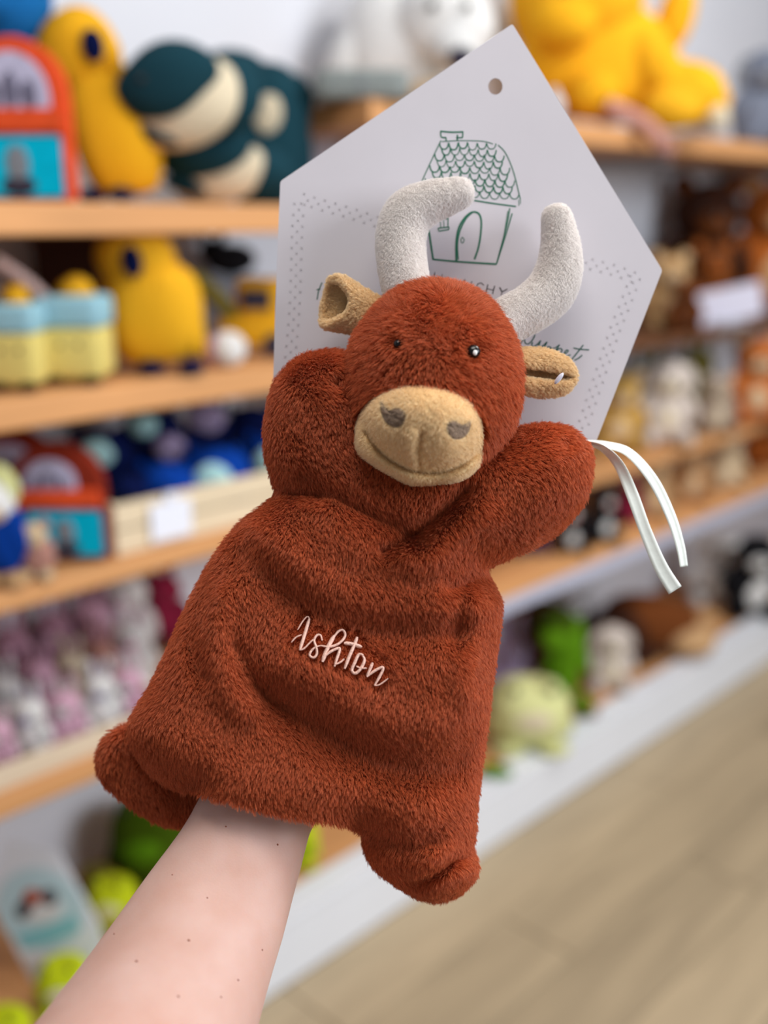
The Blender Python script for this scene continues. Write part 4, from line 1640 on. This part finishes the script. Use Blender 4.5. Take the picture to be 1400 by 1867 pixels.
# ---- horns
def tube_mesh(name, ctrl, K=28, n=10, squash=0.85, cap=True):
    """ctrl: (px, py, z, radius px)"""
    c = catmull(ctrl, n)
    pts = L(c[:, 0], c[:, 1], c[:, 2])
    vs, fs = [], []
    m_ = len(c)
    for i in range(m_):
        a = pts[min(i + 1, m_ - 1)] - pts[max(i - 1, 0)]
        a /= np.linalg.norm(a) + 1e-12
        side = np.cross(a, (0, 0, 1)); side /= np.linalg.norm(side) + 1e-12
        up = np.cross(side, a)
        r_ = max(c[i, 3], 0.2) * S
        for k in range(K):
            t_ = 2 * math.pi * k / K
            vs.append(pts[i] + side * math.cos(t_) * r_ + up * math.sin(t_) * r_ * squash)
    for i in range(m_ - 1):
        for k in range(K):
            fs.append((i * K + k, i * K + (k + 1) % K, (i + 1) * K + (k + 1) % K, (i + 1) * K + k))
    if cap:
        fs.append(tuple(range(K))); fs.append(tuple(range((m_ - 1) * K, m_ * K)))
    me = mesh(name, vs, fs)
    bm = bmesh.new(); bm.from_mesh(me); bmesh.ops.recalc_face_normals(bm, faces=list(bm.faces)); bm.to_mesh(me); bm.free()
    return me


HORNS = [
    [(752, 565, 0.004, 40), (741, 525, 0.0, 42), (733, 480, -0.003, 43), (731, 432, -0.006, 44), (745, 392, -0.007, 44), (780, 370, -0.007, 38), (815, 359, -0.007, 32), (843, 351, -0.007, 26), (856, 348, -0.007, 18), (861, 347, -0.007, 5)],
    [(895, 605, 0.004, 40), (930, 582, 0.0, 41), (970, 560, -0.003, 42), (1003, 531, -0.006, 44), (1019, 492, -0.007, 41), (1022, 452, -0.007, 35), (1018, 415, -0.007, 29), (1014, 392, -0.007, 25), (1012, 380, -0.007, 18), (1011, 375, -0.007, 5)],
]
for i, h_ in enumerate(HORNS):
    me = tube_mesh('horn', h_)
    o = link('horn', me, M_HORN, pup)
    o['label'] = ['white plush horn bending over the printed roof', 'white plush horn curving up towards the card corner'][i]
    V_, N_, T_ = mesh_arrays(me)
    ax = L(*np.array(h_)[-3][:3]) - L(*np.array(h_)[0][:3])

    def horn_groom(P, N):
        return np.tile((0.05, -1.0, 0.1), (len(P), 1))
    fur(o, V_, N_, T_, 70000, 0.0016, math.radians(60), horn_groom, M_HORNF, radius=0.00009, clump=0.0008, cw=0.3, seed=61 + i)


# ---- ears: a folded leaf, its rim curling round to the front and leaving a slit
def ear_mesh(name, axis, a0, a1, squash, thick=0.0028, K=30, n=8):
    """axis: (px, py, z, half-width px); the section runs from angle a0 round the back to a1 (degrees, 90 = front)"""
    c = catmull(axis, n)
    pts = L(c[:, 0], c[:, 1], c[:, 2])
    m_ = len(c)
    outer, inner = [], []
    for i in range(m_):
        a = pts[min(i + 1, m_ - 1)] - pts[max(i - 1, 0)]
        a /= np.linalg.norm(a) + 1e-12
        side = np.cross((0, 0, 1), a); side /= np.linalg.norm(side) + 1e-12
        up = np.cross(a, side)
        r_ = c[i, 3] * S
        e_ = i / (m_ - 1)
        for k in range(K + 1):
            t_ = math.radians(a0 + (a1 - a0) * k / K)
            rr = r_
            outer.append(pts[i] + side * math.cos(t_) * rr + up * math.sin(t_) * rr * squash)
            ri = max(rr - thick, rr * 0.15)
            inner.append(pts[i] + side * math.cos(t_) * ri + up * math.sin(t_) * max(rr * squash - thick, rr * squash * 0.15))
    vs = outer + inner
    o_ = len(outer)
    fs = []
    Wd = K + 1
    for i in range(m_ - 1):
        for k in range(K):
            q0 = i * Wd + k
            fs.append((q0, q0 + 1, q0 + Wd + 1, q0 + Wd))
            fs.append((o_ + q0, o_ + q0 + Wd, o_ + q0 + Wd + 1, o_ + q0 + 1))
        for k in (0, K):
            q0 = i * Wd + k
            fs.append((q0, q0 + Wd, o_ + q0 + Wd, o_ + q0))
    for k in range(K):
        for i in (0, m_ - 1):
            q0 = i * Wd + k
            fs.append((q0, q0 + 1, o_ + q0 + 1, o_ + q0))
    me = mesh(name, vs, fs)
    bm = bmesh.new(); bm.from_mesh(me)
    bmesh.ops.recalc_face_normals(bm, faces=list(bm.faces))
    for _ in range(2):
        bmesh.ops.smooth_vert(bm, verts=list(bm.verts), factor=0.4, use_axis_x=True, use_axis_y=True, use_axis_z=True)
    bm.to_mesh(me); bm.free()
    me.polygons.foreach_set('use_smooth', [True] * len(me.polygons))
    return me


def open_ear(name, axis, trim, squash, thick=0.0030, K=40, n=8, R=26):
    """a flattened cone of fabric whose mouth is cut slantwise: trim(angle) says how far out the rim reaches (angle 90 = front)"""
    c = catmull(axis, n)
    tt = np.linspace(0, 1, len(c))

    def at(e_):
        v = np.array([np.interp(e_, tt, c[:, j]) for j in range(4)])
        w0 = np.array([np.interp(min(1, e_ + .02), tt, c[:, j]) for j in range(3)])
        w1 = np.array([np.interp(max(0, e_ - .02), tt, c[:, j]) for j in range(3)])
        a = L(*w0) - L(*w1)
        a /= np.linalg.norm(a)
        side = np.cross((0, 0, 1), a); side /= np.linalg.norm(side)
        return L(*v[:3]), v[3] * S, side, np.cross(a, side)
    outer, inner = [], []
    for i in range(R + 1):
        for k in range(K):
            ang = 2 * math.pi * k / K
            p, r_, sd, up = at(i / R * trim(math.degrees(ang)))
            outer.append(p + sd * math.cos(ang) * r_ + up * math.sin(ang) * r_ * squash)
            ri = max(r_ - thick, r_ * .2)
            inner.append(p + sd * math.cos(ang) * ri + up * math.sin(ang) * max(r_ * squash - thick, r_ * squash * .2))
    vs = outer + inner
    o_ = len(outer)
    fs = []
    for i in range(R):
        for k in range(K):
            a, b = i * K + k, i * K + (k + 1) % K
            fs.append((a, b, b + K, a + K))
            fs.append((o_ + a, o_ + a + K, o_ + b + K, o_ + b))
    for k in range(K):
        a, b = R * K + k, R * K + (k + 1) % K
        fs.append((a, b, o_ + b, o_ + a))
    me = mesh(name, vs, fs)
    bm = bmesh.new(); bm.from_mesh(me)
    bmesh.ops.recalc_face_normals(bm, faces=list(bm.faces))
    for _ in range(4):
        bmesh.ops.smooth_vert(bm, verts=list(bm.verts), factor=0.4, use_axis_x=True, use_axis_y=True, use_axis_z=True)
    bm.to_mesh(me); bm.free()
    me.polygons.foreach_set('use_smooth', [True] * len(me.polygons))
    return me


def left_trim(d):
    a = math.radians(d)
    f = max(0, math.sin(a))          # front
    return 1.0 - 0.60 * f ** 1.2 - 0.12 * max(0, math.cos(a)) ** 2


EARS = [
    ([(705, 590, 0.004, 34), (670, 574, 0.002, 38), (640, 563, 0.0, 44), (618, 554, 0.0, 49), (602, 549, 0.0, 49), (588, 545, 0.0, 40)], None, None, 0.5,
     'fawn plush ear folded open, on the side of the yellow birds'),
    ([(925, 672, 0.004, 38), (955, 676, 0.002, 41), (985, 680, 0.0, 43), (1015, 684, 0.0, 38), (1036, 686, 0.0, 28), (1050, 687, 0.0, 8)], 112, 442, 0.42,
     'fawn plush ear folded flat with a plastic tag pin'),
]
for i, (ax, a0, a1, sq, lab) in enumerate(EARS):
    me = ear_mesh('ear', ax, a0, a1, sq) if a0 else open_ear('ear', ax, left_trim, sq)
    o = link('ear', me, M_FAWN, pup)
    o['label'] = lab
    V_, N_, T_ = mesh_arrays(me)
    dr = L(*ax[-1][:3]) - L(*ax[0][:3])
    dr = dr / np.linalg.norm(dr)
    fur(o, V_, N_, T_, 42000, 0.0020, math.radians(50), lambda P, N, d=dr: np.tile(d + np.array([0, -0.3, 0]), (len(P), 1)), M_FAWNF, radius=0.00011, clump=0.0014, cw=0.3, seed=71 + i)
    if i == 1:
        blob('tag_pin', mat('clear_plastic', (206, 204, 220), 0.25, spec=0.5), 1019, 690, 0.0155, 4.5, 13, 0.0012, o, math.radians(-38))

# ---- the printed card
ZC = -0.0240
TC = 0.0009
card = root_at_hub('display_card')
tag(card, 'big white pentagon card with a green house drawing behind the puppet', 'card')
CARD = [(934, 44), (1207, 493), (1062, 868), (496, 770), (502, 560), (511, 331)]
cur = bpy.data.curves.new('card_sheet', 'CURVE')
cur.dimensions = '2D'
cur.fill_mode = 'BOTH'


def spl(pts):
    s = cur.splines.new('POLY')
    s.points.add(len(pts) - 1)
    for p, v in zip(s.points, pts):
        q_ = L(v[0], v[1], ZC)
        p.co = (q_[0], q_[1], 0, 1)
    s.use_cyclic_u = True


def rounded(pts, r=5):
    out = []
    n = len(pts)
    for i in range(n):
        p = np.array(pts[i], float)
        a = np.array(pts[i - 1], float) - p
        b = np.array(pts[(i + 1) % n], float) - p
        a, b = a / np.hypot(*a), b / np.hypot(*b)
        for t_ in np.linspace(0, 1, 5):
            out.append((1 - t_) ** 2 * (p + a * r) + 2 * t_ * (1 - t_) * p + t_ * t_ * (p + b * r))
    return out


spl(rounded(CARD))
spl([(903 + 13 * math.cos(a), 158 + 15 * math.sin(a)) for a in np.linspace(0, 2 * math.pi, 28, endpoint=False)])
cur.extrude = TC / 2
tmp = bpy.data.objects.new('tmp', cur)
COL.objects.link(tmp)
dg = bpy.context.evaluated_depsgraph_get()
cme = bpy.data.meshes.new_from_object(tmp.evaluated_get(dg))
bpy.data.objects.remove(tmp)
for v in cme.vertices:
    v.co.z += ZC
cme.materials.clear()
M_CARD = mat('card_stock', (212, 208, 216), 0.55, 0.015, 30, 0.02, 0.4)
cs_ = link('card_sheet', cme, M_CARD, card)
ZP = ZC + TC / 2 + 0.00012                     # the printing lies just on the sheet
M_INKG = mat('green_ink', (44, 112, 88), 0.7)
M_INKD = mat('dark_ink', (36, 34, 38), 0.7)
M_INKT = mat('deep_green_ink', (28, 92, 80), 0.7)
M_INKP = mat('grey_ink', (205, 201, 207), 0.7)


def strokes(name, lst, m, parent, smooth=True):
    vs, fs = [], []
    for pts, w in lst:
        c = catmull(pts, 5) if (smooth and len(pts) > 2) else np.array(pts, float)
        b = len(vs)
        n = len(c)
        for i in range(n):
            a = c[min(i + 1, n - 1)] - c[max(i - 1, 0)]
            a = a / (np.hypot(*a) + 1e-9)
            nx, ny = -a[1] * w / 2, a[0] * w / 2
            vs.append(L(c[i, 0] + nx, c[i, 1] + ny, ZP)); vs.append(L(c[i, 0] - nx, c[i, 1] - ny, ZP))
        for i in range(n - 1):
            fs.append((b + 2 * i, b + 2 * i + 1, b + 2 * i + 3, b + 2 * i + 2))
    return link(name, mesh(name, vs, fs, False), m, parent)


def hz(p):   # coordinates read off the 5.833x enlargement at (740, 220)
    return [(740 + x / 5.833, 220 + y / 5.833) for x, y in p]


HS = []
# chimney
HS += [(hz([(365, 112), (490, 122), (608, 118)]), 2.8), (hz([(606, 116), (602, 180)]), 2.4), (hz([(602, 180), (535, 182)]), 2.4), (hz([(370, 112), (376, 172), (426, 178)]), 2.4), (hz([(424, 176), (430, 220)]), 2.4), (hz([(548, 150), (546, 215)]), 2.8)]
# roof outline
HS += [(hz([(380, 222), (560, 212), (760, 214), (860, 226), (925, 248)]), 1.5), (hz([(980, 258), (1050, 330), (1110, 450), (1160, 600), (1215, 830)]), 1.8), (hz([(372, 212), (320, 320), (240, 490), (165, 655)]), 1.7), (hz([(165, 655), (110, 790)]), 1.7),
       (hz([(110, 770), (420, 800), (700, 842)]), 2.4), (hz([(690, 842), (930, 880), (1170, 912)]), 2.6), (hz([(1218, 820), (1218, 885)]), 1.2), (hz([(1200, 840), (1202, 905)]), 1.2)]
rr_ = random.Random(5)
for row in range(9):
    t0 = row / 9.0
    t1 = (row + 1.25) / 9.0
    yl0, yr0 = 225 + t0 * 560, 235 + t0 * 600
    xl = 355 - t0 * 230
    xr = 960 + 270 * (t0 ** 0.75)
    n_ = 6 + row // 2 + (row % 2)
    off = 0.5 if row % 2 else 0.0
    for k in range(-1, n_ + 1):
        u0 = (k + off) / n_
        u1 = (k + 1 + off) / n_
        if u0 < -0.02 or u1 > 1.04:
            continue
        xa, xb = xl + (xr - xl) * u0, xl + (xr - xl) * u1
        yt = yl0 + (yr0 - yl0) * (u0 + u1) / 2 + rr_.uniform(-6, 6)
        h_ = 72 + rr_.uniform(-6, 8)
        xm = (xa + xb) / 2
        HS.append((hz([(xa + 3, yt + 6), (xa + 8, yt + h_ * 0.5), (xa + (xm - xa) * 0.5, yt + h_ * 0.9), (xm, yt + h_), (xb - (xb - xm) * 0.5, yt + h_ * 0.9), (xb - 8, yt + h_ * 0.5), (xb - 3, yt + 6)]), rr_.uniform(1.5, 2.6)))
# walls, door, window
HS += [(hz([(205, 930), (245, 1180), (290, 1480)]), 3.4), (hz([(290, 1475), (560, 1500), (960, 1525)]), 3.2), (hz([(1104, 930), (1070, 1120), (960, 1530)]), 2.2), (hz([(1130, 985), (1060, 1220), (965, 1520)]), 2.2), (hz([(1085, 960), (1040, 1230), (985, 1440)]), 1.6),
       (hz([(535, 1495), (535, 1300), (560, 1150), (620, 1040), (700, 975), (770, 985), (800, 1060), (795, 1200), (770, 1350), (728, 1475)]), 3.4), (hz([(555, 1480), (548, 1310), (575, 1170), (640, 1040), (715, 968)]), 2.6),
       (hz([(600, 1240), (582, 1270), (600, 1302), (620, 1270), (602, 1240)]), 1.4),
       (hz([(365, 1060), (370, 1135)]), 1.4), (hz([(400, 1050), (405, 1130)]), 1.4), (hz([(450, 1005), (446, 1120)]), 2.0), (hz([(405, 1048), (450, 1044)]), 1.4), (hz([(340, 1145), (460, 1130)]), 2.4), (hz([(350, 1175), (455, 1158)]), 2.2), (hz([(340, 1145), (352, 1176)]), 1.6), (hz([(460, 1130), (455, 1160)]), 1.6)]
o = strokes('printed_house', HS, M_INKG, cs_)
o['label'] = 'dark green line drawing of a cottage with scalloped roof'


def tz(p):   # 7x enlargement at (760, 470)
    return [(760 + x / 7.0, 470 + y / 7.0) for x, y in p]


strokes('printed_lettering', [(tz([(230, 183), (205, 300)]), 1.3), (tz([(270, 320), (325, 210), (340, 330)]), 1.6), (tz([(612, 275), (590, 390)]), 1.9), (tz([(700, 297), (680, 410)]), 1.4),
        (tz([(855, 350), (820, 320), (780, 330), (750, 380), (760, 430), (810, 440)]), 1.4), (tz([(905, 340), (880, 450)]), 1.9), (tz([(992, 358), (965, 460)]), 1.9), (tz([(895, 395), (978, 412)]), 1.1),
        (tz([(1055, 375), (1085, 435)]), 2.2), (tz([(1155, 398), (1085, 435), (1075, 480)]), 1.5)], M_INKD, cs_, False)


def pz(p):   # 5.185x enlargement at (930, 580)
    return [(930 + x / 5.185, 580 + y / 5.185) for x, y in p]


o = strokes('printed_script', [(pz([(128, 188), (98, 244)]), 2.0), (pz([(236, 156), (212, 206), (172, 244), (142, 232), (138, 196)]), 2.0), (pz([(212, 226), (204, 262), (222, 270), (262, 244), (290, 212)]), 2.0), (pz([(290, 212), (272, 262), (300, 268), (350, 224)]), 2.0),
        (pz([(350, 224), (322, 280), (296, 330)]), 2.0), (pz([(322, 300), (356, 270), (384, 278), (370, 306), (335, 312)]), 1.9), (pz([(384, 290), (430, 278), (468, 250)]), 1.6), (pz([(468, 250), (436, 300), (404, 350)]), 2.0), (pz([(432, 320), (462, 288), (492, 296), (478, 326), (446, 332)]), 1.9),
        (pz([(498, 340), (530, 330), (550, 306), (528, 306), (508, 345), (530, 362), (572, 345)]), 1.9), (pz([(692, 254), (640, 320), (582, 392)]), 2.1), (pz([(600, 282), (660, 294), (746, 300)]), 2.1), (pz([(680, 350), (648, 378), (608, 398)]), 2.1)], M_INKT, cs_)
o['label'] = 'green handwritten word Puppet'
strokes('printed_script', [([(587, 515), (581, 530), (578, 546)], 2.0), ([(577, 528), (584, 527)], 1.8)], M_INKT, cs_)

# pale border of little crossed leaves
BV, BF = [], []


def leaflet(x, y, a, l, w):
    b = len(BV)
    ca, sa = math.cos(a), math.sin(a)
    for u, v in ((-l, 0), (0, w), (l, 0), (0, -w)):
        BV.append(L(x + u * ca - v * sa, y + u * sa + v * ca, ZP))
    BF.append((b, b + 1, b + 2, b + 3))


for line in ([(546, 372), (542, 420), (540, 480), (538, 540), (534, 600), (528, 660)], [(552, 362), (590, 374), (640, 388), (700, 408)], [(1040, 470), (1080, 482), (1120, 492), (1158, 506)],
             [(1158, 506), (1142, 550), (1122, 600), (1102, 660), (1082, 720), (1062, 780)]):
    c = catmull(line, 10)
    dd = np.r_[0, np.cumsum(np.hypot(*np.diff(c, axis=0).T))]
    for k, s_ in enumerate(np.arange(0, dd[-1], 10.0)):
        x, y = np.interp(s_, dd, c[:, 0]), np.interp(s_, dd, c[:, 1])
        i = min(np.searchsorted(dd, s_), len(c) - 2)
        a = math.atan2(*(c[i + 1] - c[i])[::-1])
        nx, ny = -math.sin(a), math.cos(a)
        if k % 2 == 0:
            for sd in (-1, 1):
                leaflet(x + nx * 9 * sd, y + ny * 9 * sd, a + 0.8 * sd, 4.2, 1.2)
                leaflet(x + nx * 9 * sd, y + ny * 9 * sd, a - 0.8 * sd, 4.2, 1.2)
        else:
            leaflet(x, y, a + 0.8, 3.8, 1.1)
            leaflet(x, y, a - 0.8, 3.8, 1.1)
o = link('printed_border', mesh('printed_border', BV, BF, False), M_INKP, cs_)
o['kind'] = 'stuff'

# ---- ribbon
rib = root_at_hub('ribbon')
tag(rib, 'cream satin ribbon with two loose ends tied at the raised puppet arm', 'ribbon')
M_RIB = mat('satin_ribbon', (238, 244, 238), 0.35, 0.02, 300, 0.05, 0.5)


def ribbon(pts, parent):
    """pts: (px, py, z, width px, twist)"""
    c = catmull(pts, 8)
    n = len(c)
    vs, fs = [], []
    K = 4
    for i in range(n):
        a = c[min(i + 1, n - 1), :2] - c[max(i - 1, 0), :2]
        a = a / (np.hypot(*a) + 1e-9)
        nx, ny = -a[1], a[0]
        for k in range(K + 1):
            t_ = -1 + 2 * k / K
            ww = c[i, 3] / 2 * t_
            vs.append(L(c[i, 0] + nx * ww, c[i, 1] + ny * ww, c[i, 2] + c[i, 4] * t_ - 0.0006 * (1 - t_ * t_)))
    for i in range(n - 1):
        for k in range(K):
            q0 = i * (K + 1) + k
            fs.append((q0, q0 + 1, q0 + K + 2, q0 + K + 1))
    o = link('ribbon_tail', mesh('ribbon_tail', vs, fs), M_RIB, parent)
    md = o.modifiers.new('thickness', 'SOLIDIFY')
    md.thickness = 0.0003
    return o


ribbon([(1040, 806, -0.016, 6, 0.004), (1070, 806, -0.012, 8, 0.004), (1108, 811, -0.008, 12, 0.003), (1148, 826, -0.005, 16, 0.002), (1190, 874, -0.003, 19, 0.001), (1222, 938, -0.003, 18, 0.001), (1240, 994, -0.004, 16, 0.001), (1247, 1033, -0.005, 14, 0.001)], rib)
ribbon([(1040, 808, -0.017, 6, -0.004), (1072, 809, -0.010, 8, -0.003), (1100, 819, -0.006, 12, -0.003), (1128, 848, -0.002, 18, -0.002), (1152, 900, 0.0, 22, 0.0), (1176, 966, 0.001, 22, 0.0), (1204, 1032, 0.001, 25, 0.0), (1231, 1076, 0.0, 27, 0.0)], rib)

# ---- the arm inside the puppet
arm = root_at_hub('person')
tag(arm, 'bare pale forearm reaching up into the puppet from the lower edge', 'person')


def skin_mat():
    m = bpy.data.materials.new('skin')
    m.use_nodes = True
    nt = m.node_tree
    b = nt.nodes['Principled BSDF']
    tc = nt.nodes.new('ShaderNodeTexCoord')
    n1 = nt.nodes.new('ShaderNodeTexNoise'); n1.inputs['Scale'].default_value = 38; n1.inputs['Detail'].default_value = 6
    n2 = nt.nodes.new('ShaderNodeTexNoise'); n2.inputs['Scale'].default_value = 900; n2.inputs['Detail'].default_value = 3
    nt.links.new(tc.outputs['Object'], n1.inputs['Vector'])
    nt.links.new(tc.outputs['Object'], n2.inputs['Vector'])
    rp = nt.nodes.new('ShaderNodeValToRGB')
    rp.color_ramp.elements[0].position = 0.35
    rp.color_ramp.elements[0].color = lin((206, 164, 150))
    rp.color_ramp.elements[1].position = 0.68
    rp.color_ramp.elements[1].color = lin((214, 178, 167))
    nt.links.new(n1.outputs['Fac'], rp.inputs['Fac'])
    nt.links.new(rp.outputs['Color'], b.inputs['Base Color'])
    b.inputs['Roughness'].default_value = 0.55
    b.inputs['Specular IOR Level'].default_value = 0.3
    b.inputs['Subsurface Weight'].default_value = 0.25
    b.inputs['Subsurface Radius'].default_value = (0.010, 0.004, 0.002)
    b.inputs['Subsurface Scale'].default_value = 0.5
    bp = nt.nodes.new('ShaderNodeBump')
    bp.inputs['Strength'].default_value = 0.12
    bp.inputs['Distance'].default_value = 0.0006
    nt.links.new(n2.outputs['Fac'], bp.inputs['Height'])
    nt.links.new(bp.outputs['Normal'], b.inputs['Normal'])
    return m


M_SKIN = skin_mat()


def loft(rings, K=32):
    """rings: (centre, half-width m, half-thickness m, axis) in the puppet's frame"""
    vs, fs = [], []
    for c, a, b_, ax in rings:
        ax = ax / np.linalg.norm(ax)
        side = np.cross(ax, (0, 0, 1)); side /= np.linalg.norm(side)
        up = np.cross(side, ax)
        for k in range(K):
            t_ = 2 * math.pi * k / K
            vs.append(c + side * math.cos(t_) * a + up * math.sin(t_) * b_)
    n = len(rings)
    for i in range(n - 1):
        for k in range(K):
            fs.append((i * K + k, i * K + (k + 1) % K, (i + 1) * K + (k + 1) % K, (i + 1) * K + k))
    fs.append(tuple(range(K))); fs.append(tuple(range((n - 1) * K, n * K)))
    return vs, fs


def limb(ctrl, n=6):
    """ctrl: (px, py, z, half-width px at that depth, thickness ratio)"""
    c = catmull(ctrl, n)
    P = L(c[:, 0], c[:, 1], c[:, 2])
    rings = []
    for i in range(len(c)):
        ax = P[min(i + 1, len(c) - 1)] - P[max(i - 1, 0)]
        r_ = c[i, 3] * (D0 - c[i, 2]) / FPX
        rings.append((P[i], r_, r_ * c[i, 4], ax))
    return loft(rings)


ARM = [(560, 1270, 0.002, 100, 0.45), (525, 1360, 0.001, 102, 0.55), (495, 1430, 0.006, 105, 0.62), (468, 1480, 0.008, 106, 0.66), (436, 1560, 0.014, 117, 0.72), (394, 1650, 0.024, 136, 0.78),
       (350, 1740, 0.040, 153, 0.82), (289, 1867, 0.066, 180, 0.86), (215, 2010, 0.10, 210, 0.88), (120, 2180, 0.145, 245, 0.9), (0, 2400, 0.19, 270, 0.9)]
HAND = [
    [(535, 1340, 0.002, 90, 0.5), (575, 1240, 0.003, 118, 0.36), (612, 1150, 0.004, 122, 0.33), (640, 1080, 0.004, 108, 0.32), (655, 1040, 0.004, 80, 0.3)],     # palm
    [(590, 1110, 0.004, 36, 0.9), (590, 1020, 0.006, 33, 0.95), (592, 950, 0.008, 30, 0.95), (590, 895, 0.008, 24, 0.95)],      # little finger
    [(630, 1090, 0.004, 38, 0.9), (650, 990, 0.006, 36, 0.95), (680, 910, 0.010, 33, 0.95), (700, 840, 0.012, 26, 0.95)],      # ring finger
    [(665, 1085, 0.004, 38, 0.9), (705, 970, 0.006, 36, 0.95), (745, 880, 0.012, 33, 0.95), (765, 790, 0.016, 26, 0.95)],      # middle finger
    [(700, 1110, 0.004, 38, 0.9), (750, 1010, 0.006, 36, 0.95), (785, 925, 0.010, 33, 0.95), (805, 850, 0.014, 26, 0.95)],      # index finger
    [(660, 1240, 0.003, 46, 0.7), (740, 1170, 0.004, 42, 0.85), (810, 1090, 0.004, 38, 0.9), (870, 1010, 0.004, 32, 0.9), (905, 960, 0.004, 24, 0.9)],   # thumb
]
vs, fs = limb(ARM)
for h_ in HAND:
    v2, f2 = limb(h_)
    b_ = len(vs)
    vs = vs + v2
    fs = fs + [tuple(i + b_ for i in f) for f in f2]
raw = mesh('raw_arm', vs, fs)
bm = bmesh.new(); bm.from_mesh(raw); bmesh.ops.recalc_face_normals(bm, faces=list(bm.faces)); bm.to_mesh(raw); bm.free()
tmp = bpy.data.objects.new('tmp', raw)
COL.objects.link(tmp)
md = tmp.modifiers.new('r', 'REMESH'); md.mode = 'VOXEL'; md.voxel_size = 0.0028
md = tmp.modifiers.new('s', 'SMOOTH'); md.iterations = 6; md.factor = 0.5
dg = bpy.context.evaluated_depsgraph_get()
ame = bpy.data.meshes.new_from_object(tmp.evaluated_get(dg))
bpy.data.objects.remove(tmp)
ame.polygons.foreach_set('use_smooth', [True] * len(ame.polygons))
fo = link('forearm', ame, M_SKIN, arm)
md = fo.modifiers.new('soft', 'SUBSURF'); md.levels = 1; md.render_levels = 1
from mathutils.bvhtree import BVHTree
bvh = BVHTree.FromPolygons([v.co for v in ame.vertices], [tuple(p.vertices) for p in ame.polygons])
M_MOLE = mat('mole', (150, 92, 74), 0.7)
for (x, y, r_) in [(344, 1715, 2.6), (249, 1753, 2.6), (434, 1787, 2.0), (478, 1732, 1.8), (506, 1540, 2.0), (412, 1507, 1.6), (325, 1817, 2.4), (403, 1818, 1.8), (314, 1595, 1.4), (208, 1703, 1.6), (378, 1637, 1.5)]:
    a_, b_ = Vector(L(x, y, 0.3)), Vector(L(x, y, -0.1))
    hit = bvh.ray_cast(a_, (b_ - a_).normalized())
    if hit[0]:
        z_ = hit[0].z
        blob('mole', M_MOLE, x, y, z_, r_, r_, 0.0003, fo, sub=2)
